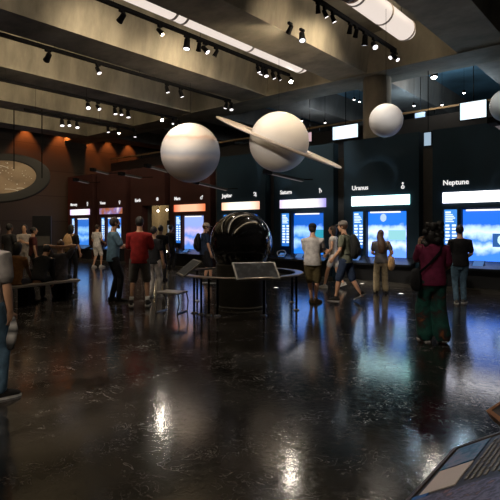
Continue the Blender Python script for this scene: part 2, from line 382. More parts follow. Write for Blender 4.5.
# bar lamps hanging in front of the wall
def bar_lamp(p0, p1, label):
    t = thing('hanging_bar_lamp', label, 'lamp', p0, group='slanting bar lamps on the planet wall')
    p0, p1 = V(p0), V(p1); d = (p1-p0)
    up = V((0, 0, 1)); u = (up-d.normalized()*up.dot(d.normalized())).normalized(); sd = d.normalized().cross(u)
    M = Matrix((( *sd, 0), (*d.normalized(), 0), (*u, 0), (0, 0, 0, 1))).transposed()
    L = d.length
    MB().box((-.07, 0, -.02), (.07, L, .05), M, .01).build('housing', mat('grey_metal', (.05, .047, .045), .5, .3), t)
    MB().box((-.055, .03, -.03), (.055, L-.03, -.019), M).build('lens', glow('pinkish_lens', (1, .82, .74), .07), t)
    MB().box((-.10, -.03, -.05), (.10, .2, .09), M, .012).build('end_box', BLACK, t)
    a = M@V((0, L-.1, .02)); MB().cyl(a, (a.x, YW-.002-p0.y, a.z+.06), .018, 8).build('wall_bracket', BLACK, t)
BL = [((75, 180, 88, 183), 'small slanting bar lamp above the Mercury sign'), ((92, 170, 108, 174), 'slanting bar lamp with a bright bulb end above the Venus sign'),
      ((120, 174, 141, 178), 'slanting bar lamp above the left of the Earth doorway'), ((146, 166, 168, 172), 'slanting bar lamp just left of the striped planet'),
      ((193, 182, 227, 190), 'slanting bar lamp right under the striped planet'), ((265, 172, 303, 181), 'slanting bar lamp right under the ringed planet'),
      ((492, 121, 520, 140), 'slanting bar lamp at the right edge under the small pale planet')]
for (a, b_, c_, d_), lb in BL: bar_lamp(on_y(a, b_, 11.5), on_y(c_, d_, 12.7), lb)

# ---------------------------------------------------------------- hanging planets
def hang(p, top, t, r0, name='cable', w=.004):
    MB().cyl((0, 0, r0), (0, 0, top-p.z), w, 6).build(name, BLACK, t)
YP = 10.6
JUP = bands('jupiter_bands', [(0, (.46, .38, .32)), (.12, (.58, .45, .32)), (.22, (.40, .34, .31)), (.34, (.42, .37, .35)), (.42, (.66, .56, .50)), (.49, (.50, .49, .53)), (.56, (.66, .63, .62)), (.64, (.74, .68, .64)), (.70, (.66, .60, .58)), (.76, (.60, .42, .34)), (.80, (.72, .63, .57)), (.90, (.68, .62, .58)), (1, (.66, .62, .6))], 2, .93, .11, 2.6)
def planet(px, py, rp, m, label, tilt=0, name='hanging_planet'):
    p = on_y(px, py, YP); D = (p-V((0, 0, CAMH))).dot(Fw); r = rp/FL*D
    t = thing(name, label, 'planet model', p); 
    o = MB().ball((0, 0, 0), r, sub=5).build('globe', m, t, True); o.rotation_euler = (math.radians(6), math.radians(tilt), 0)
    hang(p, ZS if p.y < 13 else ZB, t, r-.01); return t, p, r, D
planet(190.5, 153, 29.5, JUP, 'large striped grey and rust planet globe hanging from the ceiling', 6)
t, p, r, D = planet(279, 142, 29.8, bands('saturn_bands', [(0, (.56, .44, .30)), (.3, (.66, .57, .48)), (.5, (.74, .68, .62)), (.7, (.68, .62, .56)), (1, (.74, .70, .66))], 2, .8, .05, 2), 'large cream ringed planet globe hanging from the ceiling', 22)
# ring: tilted about the view axis, its near side a little lower than its far side
R1, R0 = 67.5/FL*D, 37/FL*D
e1 = (Rt*math.cos(math.radians(22.2))+V((0, 0, -1))*math.sin(math.radians(22.2))).normalized()
e2 = (Fw*math.cos(math.radians(13)) + (Rt*math.sin(math.radians(22.2))+V((0, 0, 1))*math.cos(math.radians(22.2)))*math.sin(math.radians(13))).normalized()
e2 = (e2-e1*e2.dot(e1)).normalized(); e3 = e1.cross(e2)
M = Matrix(((*e1, 0), (*e2, 0), (*e3, 0), (0, 0, 0, 1))).transposed()
rg = MB()
rg.lathe([(R0, -.02), (R1-.02, -.02), (R1, 0), (R1-.02, .02), (R0, .02), (R0, -.02)], (0, 0, 0), 96, M)
rg.build('ring', mat('cream_ring', (.62, .52, .44), .55, 0, .06, 3), t, 30)
b = MB()
for a in range(6): b.cyl(M@V((r*.97*math.cos(a*1.047), r*.97*math.sin(a*1.047), 0)), M@V((R0+.02)*1.0*V((math.cos(a*1.047), math.sin(a*1.047), 0))) if False else M@V(((R0+.02)*math.cos(a*1.047), (R0+.02)*math.sin(a*1.047), 0)), .006, 6)
b.build('ring_spokes', mat('cream_spoke', (.6, .5, .42), .6), t)
planet(386, 120.5, 16.6, mat('pale_planet', (.74, .72, .72), .5, 0, .04, 2), 'small plain white planet globe hanging before the concrete column')
planet(507.5, 105, 16.5, mat('blue_white_planet', (.60, .68, .72), .5, 0, .06, 2), 'small bluish white planet globe cut off by the right edge')

# ---------------------------------------------------------------- hanging oval star disc at left
DD = 19.1; p = at(2, 177, DD); sc_ = DD/FL
e1 = (Rt*math.cos(math.radians(13))-V((0, 0, 1))*math.sin(math.radians(13))).normalized()
n_ = (-Fw*.57+V((0, 0, 1))*.82); n_ = (n_-e1*n_.dot(e1)).normalized(); e2 = n_.cross(e1)
M = Matrix(((*e1, 0), (*e2, 0), (*n_, 0), (0, 0, 0, 1))).transposed()
t = thing('hanging_star_disc', 'large tan star map disc in a black oval frame hanging at the left', 'star disc', p)
Rd = 45*sc_
MB().lathe([(Rd*.70, -.05), (Rd*.97, -.06), (Rd, -.02), (Rd, .05), (Rd*.97, .08), (Rd*.72, .07), (Rd*.70, .03), (Rd*.70, -.05)], (0, 0, 0), 80, M).build('frame', mat('black_frame', (.005, .005, .005), .7), t, 35)
MB().lathe([(0, 0), (Rd*.71, 0), (Rd*.71, .02), (0, .02)], (0, 0, 0), 64, M).build('star_map', patchy('tan_star_map', [(.17, .12, .075), (.26, .19, .12), (.30, .23, .15)], 1.2), t)
b = MB()
for i in range(40):
    a = random.uniform(0, 6.28); q = Rd*.66*math.sqrt(random.random()); 
    b.ball(M@V((q*math.cos(a), q*math.sin(a), .022)), random.choice((.012, .018, .026)), sub=1)
for (ax, ay, L_) in ((-.35, .35, .3), (.3, -.42, .4), (.5, -.3, .2)): b.tube([M@V(((ax+L_*q/6)*Rd, (ay+.05*math.sin(q*.5))*Rd, .022)) for q in range(7)], .012, n=5)
so = b.build('stars', mat('white_star_paint', (.75, .72, .66), .5), t); so['kind'] = 'stuff'
for q in ((14, 160), (42, 178)):
    a = at(q[0], q[1], DD)-p; MB().cyl((a.x, a.y, a.z-.35 if q[0] < 20 else a.z), (a.x, a.y, ZB-p.z), .022, 8).build('rod', BLACK, t)

# ---------------------------------------------------------------- ceiling ducts, tracks and spotlights
DUCT_LIT = glow('white_duct_painted_glow', (1, .86, .76), .85); DUCT = mat('rust_duct', (.30, .17, .12), .5)  # white ducts: the light falling on them is put in as emission
def strip(x, z, y0, y1, r, m, label):
    t = thing('ceiling_strip', label, 'strip lamp', (x, y0, z))  # tubes for the ducts and for the added fill strips
    L = y1-y0
    MB().tube([(0, 0, 0), (0, L*.33, 0), (0, L*.66, 0), (0, L, 0)], r, n=20).build('tube', m, t, True)
    for q in (0.02, .5, .98): MB().cyl((0, L*q-.03, 0), (0, L*q+.03, 0), r+.012, 20).build('joint_band', mat('band_grey', (.35, .30, .27), .5), t, 40)
    for q in (.1, .9): MB().cyl((0, L*q, r-.02), (0, L*q, ZS-z), .012, 6).build('hanger', BLACK, t)
strip(-5.2, 6.72, 9.6, 12.3, .27, DUCT_LIT, 'white rounded duct, lit look painted as glow, at the wall end of the nearest bay')
strip(-5.2, 6.72, 2.0, 9.5, .27, DUCT, 'rust brown round duct leading to the nearest white duct')
strip(-8.62, 6.60, 7.6, 12.5, .24, DUCT_LIT, 'long white rounded duct, lit look painted as glow, in the second bay, wall half')
strip(-8.62, 6.60, 1.5, 7.5, .24, DUCT_LIT, 'long white rounded duct, lit look painted as glow, in the second bay, near half')
WARM_FILL = glow('warm_fill_strip', (1, .80, .53), 6.0)  # unseen glowing strips added to brighten the beam faces
strip(-12.35, 6.62, 9.6, 12.5, .2, glow('white_duct_painted_glow_soft', (1, .86, .72), 2.0), 'white duct, lit look painted as glow, at the wall end of the third bay')
strip(-4.65, 7.0, -1, 12.3, .1, WARM_FILL, 'added warm fill strip hidden along the first bay')
strip(-8.4, 7.0, -1, 12.3, .1, WARM_FILL, 'added warm fill strip hidden along the second bay')
strip(-12.5, 6.75, 0.5, 9.4, .16, WARM_FILL, 'added warm fill strip hidden along the third bay')
strip(-16.4, 6.80, 1.0, 12.3, .16, WARM_FILL, 'added warm fill strip hidden along the fourth bay')
strip(-20.2, 6.80, 6.0, 12.3, .16, WARM_FILL, 'added warm fill strip hidden along the fifth bay')

TR = {0: (-5.65, 6.37), 1: (-9.2, 6.42), 2: (-11.75, 6.03), 3: (-14.6, 5.82), 4: (-17.3, 5.74), 9: (-6.4, 6.16), 5: (-1.8, 6.37)}
TN = {0: 'nearest long track', 1: 'second long track', 2: 'third long track', 3: 'fourth long track', 4: 'farthest track at left', 9: 'short track at the nearest beam', 5: 'added right track'}  # the right track is added out of view to carry fill heads
for k, (x, z) in TR.items():
    y0, y1 = (-2, 12.7) if k != 9 else (4.6, 7.2)
    if k == 4: y0 = 8
    t = thing('ceiling_track', 'black ceiling light track: the %s' % TN[k], 'light track', (x, y0, z), group='ceiling light tracks')
    MB().box((-.035, 0, 0), (.035, y1-y0, .09)).build('rail', BLACK, t)
    for q in range(int((y1-y0)/3)+1): MB().cyl((0, .4+q*2.6, .08), (0, .4+q*2.6, ZS-z), .005, 6).build('hanger', BLACK, t)
LENS = {'on': glow('lamp_lens', (1, .93, .95), 2.5), 'flare': glow('bright_lamp_lens', (1, .92, .8), 70), 'off': mat('dim_lens', (.25, .24, .23), .3), 'big': glow('big_lamp_lens', (.9, .92, 1), 2.0)}
def spot(k, px, kind='off', s=1., aim=None, y=None, label=''):
    s *= .82
    x, z = TR[k]; y = on_track(px, x) if y is None else y
    t = thing('track_spotlight', label, 'spotlight', (x, y, z), group='spotlights on the '+TN[k])
    MB().box((-.03, -.07*s, -.05), (.03, .07*s, .0)).build('adapter', BLACK, t)
    drop = .12*s; c = V((0, 0, -.05-drop))
    MB().cyl((0, 0, -.04), c, .014, 8).build('stem', BLACK, t)
    d = V(aim or (0, 0, -1)).normalized()
    q = d.to_track_quat('Z', 'Y').to_matrix().to_4x4(); M = Matrix.Translation(c)@q
    MB().lathe([(.035*s, -.12*s), (.06*s, -.09*s), (.065*s, .03*s), (.078*s, .12*s), (.07*s, .125*s), (.05*s, .1*s)], (0, 0, 0), 18, M).build('lamp_body', BLACK, t, 40)
    MB().lathe([(0, .105*s), (.066*s, .105*s), (.066*s, .118*s), (0, .118*s)], (0, 0, 0), 16, M).build('lens', LENS[kind], t)
    return V((x, y, z))+c+d*.14*s, d
toCam = lambda px, k: (V((0, 0, CAMH))-V((TR[k][0], on_track(px, TR[k][0]), TR[k][1]))).normalized()
SP = [  # track, px, lens, scale, aim
 (9, 290, 'off', 1.0, (-.6, .2, -.6)), (9, 302, 'big', 1.25, (.3, -.3, -1)),
 (0, 318, 'off', .9, (-.2, .4, -1)), (0, 325, 'on', .9, (.3, .4, -1)), (0, 333, 'on', .9, (.3, .3, -1)), (0, 350, 'off', 1, (-.4, .3, -1)), (0, 356, 'off', 1, (-.5, .4, -1)),
 (0, 365, 'big', 1.3, (-.2, .2, -1)), (0, 374, 'on', 1.2, (.5, -.4, -.7)), (0, 392, 'on', 1.0, (-.2, -.6, -.7)), (0, 396, 'on', 1.0, (.6, -.2, -.7)),
 (1, 122, 'off', 1.2, (-.8, 0, -.5)), (1, 160, 'off', 1, (.5, .3, -.6)), (1, 187, 'big', 1.5, (.1, -.2, -1)), (1, 199, 'off', 1.1, (-.5, .3, -.8)), (1, 205, 'on', 1.2, (.6, .2, -.7)), (1, 216, 'off', 1, (-.4, -.2, -.8)),
 (1, 258, 'on', 1, (.3, .2, -1)), (1, 262, 'on', 1.1, (-.3, -.2, -1)), (1, 266, 'on', 1.2, (.3, -.2, -1)), (1, 273, 'on', 1.1, (.3, .3, -1)), (1, 279, 'on', 1.0, (.3, .4, -1)), (1, 291, 'flare', 1.0, None),
 (2, 98, 'on', 1.1, (.4, .1, -.8)), (2, 48, 'off', 1.3, (-.8, .1, -.4)), (2, 167, 'on', 1.1, (.2, .2, -1)), (2, 181, 'on', 1.2, (.2, .3, -1)), (2, 226, 'on', 1.1, (-.2, -.2, -1)), (2, 231, 'on', 1.2, (.4, -.2, -1)),
 (3, 88, 'on', 1.3, (.5, -.2, -.7)), (3, 98, 'on', 1.1, (.5, .1, -.6)), (3, 115, 'on', 1.2, (.3, 0, -1)), (3, 121, 'on', 1.1, (.3, 0, -1)), (3, 128, 'on', 1.3, (.2, 0, -1)), (3, 162, 'flare', .9, None), (3, 173, 'on', .8, (.3, -.3, -.8)), (3, 179, 'on', .9, (.4, -.3, -.8)),
 (4, 62, 'on', 1.4, (.3, -.1, -.9)), (4, 69, 'on', 1.2, (.5, -.1, -.9)), (4, 77, 'on', 1.3, (.4, -.1, -.9)), (4, 108, 'on', 1.1, (.2, 0, -1)), (4, 118, 'off', 1.1, (.5, 0, -.5)), (4, 135, 'on', 1.1, (.1, 0, -1))]
ORD = ['nearest the planet wall', 'second from the planet wall', 'third from the planet wall', 'fourth from the planet wall', 'fifth from the planet wall', 'sixth from the planet wall', 'seventh from the planet wall', 'eighth from the planet wall', 'ninth from the planet wall', 'tenth from the planet wall', 'eleventh from the planet wall', 'twelfth from the planet wall']
heads = []
G = lambda px, py, z=1.1: V((*ground(px, py).xy, z))
AIM = [(1, 1.6, on_y(190, 150, 10.6), 1250, 14, 'the striped planet'), (1, .4, on_y(190, 140, 10.6), 750, 14, 'the striped planet too'), (0, -1.7, on_y(279, 142, 10.6), 1500, 13, 'the ringed planet'), (0, -.8, on_y(279, 142, 10.6), 1100, 13, 'the ringed planet too'),
 (5, 5.5, on_y(386, 120, 10.6), 800, 9, 'the small white planet'), (5, 6.5, on_y(507, 105, 10.6), 400, 10, 'the bluish planet'),
 (5, .2, G(433, 341), 460, 20, 'the curly haired person'), (5, 3.4, G(460, 303), 560, 14, 'the Neptune display floor'), (5, 2.4, G(381, 293), 900, 13, 'the Uranus display floor'), (0, 1.6, G(342, 299), 1100, 13, 'the walkers'), (0, 3.8, G(333, 289), 1100, 8, 'the white shorts'), (0, .2, G(311, 303), 1300, 11, 'the Saturn display floor'),
 (0, 2.2, G(205, 283), 1000, 13, 'the floor left of the globe'), (1, 2.4, G(143, 302), 500, 18, 'the red shirt'), (1, 3.2, G(97, 268), 700, 12, 'the far shorts'), (0, -1.2, G(-4, 402, .45), 900, 26, 'the left edge'), (5, -1.7, G(-6, 402, .75), 620, 24, 'the left edge too'), (2, -.5, G(60, 290), 120, 30, 'the bench'),
 (0, -.2, G(154, 297, .8), 800, 9, 'the pale trousers'), (5, -1.2, at(470, 470, 1.6), 420, 26, 'the reading panel'), (3, 2.0, at(2, 177, 19.1), 300, 22, 'the star disc')]
AIMED = [a[:5] for a in AIM]; AIMN = [a[5] for a in AIM]
for k in TR:
    row = sorted([s for s in SP if s[0] == k], key=lambda s: -s[1])
    for i, (kk, px, kind, s, aim) in enumerate(row):
        st = {'on': 'lit black spotlight', 'off': 'unlit black spotlight', 'flare': 'glaring bright black spotlight', 'big': 'big lit black spotlight'}[kind]
        heads.append((kind, kk, *spot(kk, px, kind, s, aim or toCam(px, kk), label='%s on the %s, %s' % (st, TN[k], ORD[i]))))
def light(name, kind, loc, energy, col, d=None, size=60, r=.05):
    l = bpy.data.lights.new(name, kind); l.energy = energy; l.color = col
    if kind == 'SPOT': l.spot_size = math.radians(size); l.spot_blend = .6
    l.shadow_soft_size = r
    o = bpy.data.objects.new(name, l); COL.objects.link(o); o.location = loc
    if d is not None: o.rotation_euler = V(d).to_track_quat('-Z', 'Y').to_euler()
    return o
for i, (kind, k, p, d) in enumerate(heads):
    if kind in ('on', 'big') and (i % 2 == 0 or kind == 'big'): light('spot_beam', 'SPOT', p, 160 if kind == 'on' else 260, (1, .88, .72), d, 55)
    if kind == 'flare': light('spot_beam', 'SPOT', p, 55, (1, .88, .72), d, 50, .07)
    if kind == 'off': light('spot_beam', 'SPOT', p, 130, (1, .80, .54), (-.8, .1, -.15), 110)  # added warm wash on the beam faces, from heads drawn unlit
# added fill heads on the near ends of the tracks, above the camera and out of the picture, lighting planets and floor
for i, (k, y, tg, e, size) in enumerate(AIMED):
    x, z = TR[k]; d = (tg-V((x, y, z-.2))).normalized()
    p, d = spot(k, 0, 'on', 1.1, d, y, label='added black spotlight, near end of %s, aimed at %s' % (TN[k].replace(' long', ''), AIMN[i]))
    light('spot_beam', 'SPOT', p, e, (1, .95, .89) if 'planet' in AIMN[i] else (1, .87, .72), d, size)

# ---------------------------------------------------------------- gallery behind the wall: guard rail, screens, lamps
t = thing('gallery_guard_rail', 'dark gallery guard rail with a tan handrail behind the displays', 'railing', (-11, 16, 4.3))
MB().box((-13, -.02, -.2), (13, .02, .95)).build('guard_panel', mat('guard_dark', (.02, .02, .022), .5), t)
MB().box((-13, -.06, 1.13), (13, .04, 1.19)).build('handrail', mat('tan_wood', (.35, .24, .13), .5), t)
for q in range(12): MB().cyl((-12.4+q*2.2, 0, 1.0), (-12.4+q*2.2, 0, 1.14), .02, 8).build('post', BLACK, t)
struct(MB().box((-24, 15.98, 3.85), (4, 26.6, 4.1)).build('gallery_floor', DARK), 'dark gallery floor slab behind the wall')
def monitor(px, py, wpx, hpx, Y, m, label, cap=True):
    p = on_y(px, py, Y); k = (p-V((0, 0, CAMH))).dot(Fw)/FL; w_, h = wpx*k*1.12/2, hpx*k/2
    t = thing('hanging_screen', label, 'screen', p)
    MB().box((-w_-.03, .01, -h-.03), (w_+.03, .08, h+.03)).build('housing', BLACK, t)
    MB().box((-w_, -.005, -h), (w_, .012, h)).build('display', m, t)
    MB().cyl((0, .05, h), (0, .05, (7.2 if Y > 14.7 else ZB)-p.z), .012, 8).build('pole', BLACK, t)
SCR = bands('bright_monitor', [(0, (.55, .8, 1)), (.5, (.85, .95, 1)), (1, (.7, .9, 1))], 0, .6, .5, 4, 1.5)
monitor(473, 110, 22, 17, 15.6, SCR, 'bright bluish white screen hanging above the Neptune display')
monitor(345, 132, 25, 13, 15.6, SCR, 'bright screen hanging in the gallery left of the concrete column')
monitor(427.5, 139, 6, 13, 14.2, glow('pale_blue_sign', (.5, .68, .85), .7), 'small upright pale blue sign between the Uranus and Neptune displays')
monitor(309, 137, 5, 9, 15.2, glow('pink_sign', (.9, .6, .65), .7), 'tiny pinkish sign above the Saturn display')
monitor(420, 115, 9, 5, 17.0, glow('blue_small', (.45, .65, 1), .9), 'small blue lit screen far back in the gallery')
def gallery_lamp(px, py, Y, s, e, label):
    p = on_y(px, py, Y); t = thing('hanging_gallery_lamp', label, 'lamp', p)
    MB().lathe([(.05*s, .14*s), (.09*s, .1*s), (.1*s, -.04*s), (.085*s, -.05*s)], n=16).build('shade', BLACK, t, 40)
    MB().ball((0, 0, -.04*s), .075*s, sub=2).build('bulb', glow('bulb_%d' % e, (1, .93, .85), e), t, True)
    MB().cyl((0, 0, .12*s), (0, 0, 7.2-p.z), .005, 6).build('rod', BLACK, t)
gallery_lamp(434, 75, 15.4, 1.2, 25, 'bright round lamp against the bluish gallery ceiling')
for q, lb in (((464, 92), 'small lamp above the bright hanging screen'), ((354, 99), 'left of two close lamps beside the concrete column'), ((359.5, 101), 'right of two close lamps beside the concrete column'), ((414, 105), 'small lamp right of the white planet'), ((442, 104), 'small lamp over the tan handrail'), ((302, 120), 'lamp above the ringed planet end'), ((325, 122), 'lamp far back above the Saturn display')):
    gallery_lamp(*q, 16.6, .5, 12, lb)
p = on_y(434, 75, 15.4)
light('gallery_glow', 'POINT', p+V((0, 0, -.2)), 45, (1, .9, .76), r=.08)
light('gallery_glow', 'POINT', on_y(325, 122, 16.6)+V((0, 0, -.1)), 45, (.7, .85, 1), r=.05)
light('gallery_glow', 'POINT', on_y(464, 92, 16.6)+V((0, 0, -.1)), 90, (.6, .82, 1), r=.05)
light('gallery_glow', 'POINT', on_y(414, 105, 16.6)+V((0, 0, -.1)), 50, (.5, .76, 1), r=.05)
# orange wall washers along the far left wall
for i, y in enumerate((11.3, 13.1, 14.7, 16.0, 17.4)):
    t = thing('ceiling_wall_washer', 'orange wall washer over the far left wall, %s' % ('nearest the camera' if i == 0 else ORD[5-i-1].replace('planet wall', 'far corner')), 'lamp', (XL+.35, y, 7.0), group='orange wall washers')
    MB().lathe([(.05, .36), (.06, .1), (.09, -.05), (.08, -.06)], n=14).build('lamp_body', BLACK, t, 40)
    MB().lathe([(0, -.05), (.07, -.05), (.07, -.04), (0, -.04)], n=14).build('lens', glow('orange_lens', (1, .35, .1), 2), t)
    light('orange_wash', 'SPOT', (XL+.35, y, 6.9), 300 if i < 3 else 190, (1, .24, .05), (-.12, 0, -1), 70)
light('corridor_lamp', 'POINT', (-19.3, 15.3, 3.2), 110, (1, .8, .5), r=.1)
for (px, py) in ((147, 212), (158, 211), (167, 210), (172, 210)):
    p = on_y(px, py, 15.2); t = thing('hanging_corridor_lamp', 'small lamp inside the doorway corridor, at %s' % {147: 'its left jamb', 158: 'the beige pillar', 167: 'the right, first of two', 172: 'the right, second of two'}[px], 'lamp', p)
    MB().ball((0, 0, 0), .05, sub=2).build('bulb', glow('bulb_12', (1, .93, .85), 12), t, True); MB().cyl((0, 0, .02), (0, 0, 3.6-p.z), .01, 6).build('rod', BLACK, t)
p = ground(170, 264); p = on_y(172, 262, 16.8); t = thing('corridor_kiosk', 'dark kiosk with a small lit screen inside the doorway', 'kiosk', (p.x, 16.8, 0))
MB().box((-.3, -.1, 0), (.3, .25, 2.0), bev=.02).build('body', BLACK, t); MB().box((-.22, -.11, 1.3), (.22, -.095, 1.75)).build('display', glow('kiosk_glow', (.6, .7, .8), .35), t)

# ---------------------------------------------------------------- black globe exhibit
gc = at(241, 228, 10.05); gc.z = 0
t = thing('globe_exhibit', 'big glossy black globe on a drum pedestal inside a ring counter', 'exhibit', gc, YAW)
MB().lathe([(.53, 0), (.53, .03), (.51, .05), (.51, .86), (.49, .88), (.3, .88), (.3, .7), (0, .7)], n=64).build('pedestal', mat('olive_black_drum', (.040, .038, .030), .45), t, 35)
gl = bpy.data.materials.new('black_gloss')
m, N, L, b_ = nt('glossy_black_globe'); b_.inputs['Base Color'].default_value = (.006, .006, .007, 1); b_.inputs['Roughness'].default_value = .07
tc = N.new('ShaderNodeTexCoord'); n = N.new('ShaderNodeTexNoise'); n.inputs['Scale'].default_value = 5; n.inputs['Detail'].default_value = 2; L.new(tc.outputs['Object'], n.inputs['Vector'])
bp = N.new('ShaderNodeBump'); bp.inputs['Strength'].default_value = .12; bp.inputs['Distance'].default_value = .05; L.new(n.outputs['Fac'], bp.inputs['Height']); L.new(bp.outputs['Normal'], b_.inputs['Normal'])
b_.inputs['Coat Weight'].default_value = .6; b_.inputs['Coat Roughness'].default_value = .03
MB().ball((0, 0, 0), .635, sub=5).build('globe', m, t, True, loc=(0, 0, 1.30))
RAILM = mat('counter_black', (.03, .03, .032), .3)
MB().lathe([(1.11, .675), (1.26, .675), (1.28, .69), (1.26, .705), (1.11, .705), (1.11, .675)], n=96).build('ring_counter', RAILM, t, 30)
MB().lathe([(1.255, .68), (1.275, .68), (1.28, .70), (1.265, .71), (1.255, .705), (1.255, .68)], n=96).build('counter_edge', mat('bronze_edge', (.22, .18, .14), .35, .7), t, 30)
for (px, py) in ((175.6, 316), (184, 318), (196, 319), (210.5, 319), (268.8, 318), (297.6, 302), (304.5, 311), (188, 300)):
    q = ground(px, py)-gc; a = math.atan2(q.dot(Fw), q.dot(Rt)); c_, s_ = 1.2*math.cos(a), 1.2*math.sin(a)
    po = MB().cyl((c_, s_, 0), (c_, s_, .68), .022, 10).build('post', BLACK, t)
    MB().lathe([(.06, 0), (.06, .012), (.025, .03)], (c_, s_, 0), 16).build('foot', STEEL, po)
def tilt_panel(a, wid, nm):
    M = Matrix.Rotation(a, 4, 'Z')@Matrix.Translation((0, -1.16, .74))@Matrix.Rotation(math.radians(38), 4, 'X')
    f = MB().box((-wid, -.12, -.02), (wid, .34, .02), M, .006).build('information_panel', mat('panel_grey_frame', (.15, .145, .14), .35, .5), t)
    MB().box((-wid+.04, -.09, .0205), (wid-.04, .31, .024), M).build('printed_face', patchy('dark_star_print', [(.006, .007, .012), (.012, .016, .024), (.05, .055, .07)], 7), f)
    MB().cyl(M@V((-.1, 0, -.02)), Matrix.Rotation(a, 4, 'Z')@V((-.1, -1.18, .70)), .02, 8).build('bracket', BLACK, f)
    MB().cyl(M@V((.1, 0, -.02)), Matrix.Rotation(a, 4, 'Z')@V((.1, -1.18, .70)), .02, 8).build('bracket', BLACK, f)
tilt_panel(math.radians(16), .42, 'front'); tilt_panel(math.radians(-72), .4, 'left')

# low metal stool left of the ring
p = ground(172, 312); t = thing('low_stool', 'low pale topped metal stool left of the black globe exhibit', 'stool', p, YAW-.35)
MB().box((-.24, -.2, .36), (.24, .2, .395), bev=.012).build('seat', mat('pale_seat', (.35, .34, .33), .3), t)
for sx in (-1, 1): MB().tube([(sx*.22, -.17, .36), (sx*.25, -.18, .2), (sx*.22, -.2, .012), (sx*.22, .2, .012), (sx*.25, .18, .2), (sx*.22, .17, .36)], .014, n=8).build('leg', STEEL, t, True)

# floor lights
for (px, py), lb in (((276, 288), 'small round floor light behind the ring counter'), ((401, 294), 'small round floor light right of the woman with the tan bag'), ((362, 284), 'small round floor light at the foot of the Uranus display'), ((139, 268), 'small floor light near the doorway')):
    p = ground(px, py); t = thing('floor_light', lb, 'floor light', p)
    MB().lathe([(.075, 0), (.075, .012), (.06, .016), (.055, .01)], n=20).build('rim', STEEL, t); MB().lathe([(0, .004), (.055, .004), (.055, .012), (0, .012)], n=20).build('lens', glow('floor_lens', (1, .9, .75), 3), t)

# ---------------------------------------------------------------- left: bench and board
pa, pb = ground(79, 282), ground(-40, 297); pa = at(79, 279, 1.15*FL/(279-HY)); pb = at(-30, 291, 1.15*FL/(291-HY)); pa.z = pb.z = 0
mid = (pa+pb)/2; d = pa-pb; ang = math.atan2(d.y, d.x); L_ = d.length/2
t = thing('long_bench', 'long low bench with a pale edge in the dark left corner', 'bench', mid, ang)
MB().box((-L_, -.05, .40), (L_, .42, .45), bev=.01).build('seat', mat('worn_bench_wood', (.20, .165, .13), .5), t)
for q in (-L_+.3, 0, L_-.3): MB().box((q-.04, .02, 0), (q+.04, .36, .40)).build('leg', BLACK, t)
bench_u = d.normalized(); bench_n = V((-bench_u.y, bench_u.x, 0)); bench_mid = mid
p = at(42, 228, 18); p.z = 0
t = thing('information_board', 'tall dark information board standing at the far left wall', 'board', p, YAW)
MB().box((-.34, -.04, .1), (.34, .04, 2.05), bev=.01).build('board', mat('board_black', (.012, .012, .014), .4), t)
MB().box((-.30, -.045, .95), (.30, -.038, 1.3)).build('notice', mat('dim_notice', (.07, .065, .06), .6), t)
MB().box((-.36, -.2, 0), (.36, .2, .1)).build('foot', BLACK, t)

# ---------------------------------------------------------------- foreground reading panels at the lower right
def local(A, B_, top):   # frame: x along the low edge from A to B, y up the slope, z off the face
    x = (B_-A).normalized(); y0 = V((-x.y, x.x, 0)).normalized()
    if y0.dot(Rt) < 0: y0 = -y0
    y = (y0*math.cos(top)+V((0, 0, 1))*math.sin(top)); z = x.cross(y)
    if z.z < 0: z = -z
    return Matrix(((*x, 0), (*y, 0), (*z, 0), (0, 0, 0, 1))).transposed()
def reading(A, B_, L_, W_, label, rich):
    M = local(A, B_, math.radians(33))
    t = thing('reading_panel', label, 'information panel', (A.x, A.y, 0)); off = V((0, 0, A.z)); M = Matrix.Translation(off)@M
    MB().box((0, 0, -.035), (L_, W_, 0), M, .004).build('panel_board', mat('panel_dark', (.02, .022, .03), .35), t)
    e = MB(); e.box((0, -.012, -.04), (L_, .006, .004), M); e.box((-.012, -.012, -.04), (.004, W_, .004), M); e.build('edge_trim', mat('bronze_trim', (.20, .15, .11), .35, .6) if rich else mat('rust_trim', (.32, .15, .07), .4, .5), t)
    c_ = M@V((L_*.6, W_*.5, -.03)); MB().box((c_.x-.09, c_.y-.09, 0), (c_.x+.09, c_.y+.09, c_.z-.10)).build('pedestal', BLACK, t)
    return t, M
A = at(456, 449, .75*FL/(449-HY)); B_ = at(412, 498, .75*FL/(498-HY))
t, M = reading(A, B_, .85, .62, 'glossy reading panel with photo and white card at the lower right corner', True)
S = lambda x0, y0, x1, y1, z=.003: MB().box((x0, y0, .0005), (x1, y1, z), M)
pic = patchy('space_photo', [(.02, .07, .16), (.06, .24, .38), (.30, .30, .42), (.10, .20, .34)], 22, .3, dist=1.5)
panel_parts = (t, M, S, pic)
A2 = at(490, 411, .78*FL/(411-HY)); B2 = at(497, 423, .78*FL/(423-HY))
B2 = A2-Fw*.4
S(.024, .02, .212, .138).build('photo_print', pic, t)
S(.226, .028, .396, .140).build('white_card', mat('pinkish_card', (.72, .62, .58), .5, 0, .05, 6), t)
b = MB()
for j in range(7):
    for i in range(9):
        x0 = .05+.038*i; ln = .034 if (i*5+j*3) % 4 else .022
        b.box((x0, .160+.020*j, .0005), (x0+ln, .169+.020*j, .0025), M)
b.build('text_lines', mat('tan_print', (.26, .235, .19), .5), t)['kind'] = 'stuff'
S(.425, .0, .85, .62).build('star_print', patchy('purple_star_print', [(.02, .02, .035), (.05, .05, .10), (.24, .22, .32), (.012, .012, .025), (.40, .18, .15)], 34, .3), t)
S(.400, .01, .424, .06).build('blue_print', patchy('blue_print', [(.02, .16, .50), (.02, .10, .3)], 6, .3), t)
S(.07, .33, .30, .55).build('dim_print', patchy('dim_print', [(.02, .025, .035), (.06, .07, .09)], 9, .3), t)
t2, M2 = reading(A2, B2, .5, .5, 'dark reading panel corner at the right edge beyond the near panel', False)

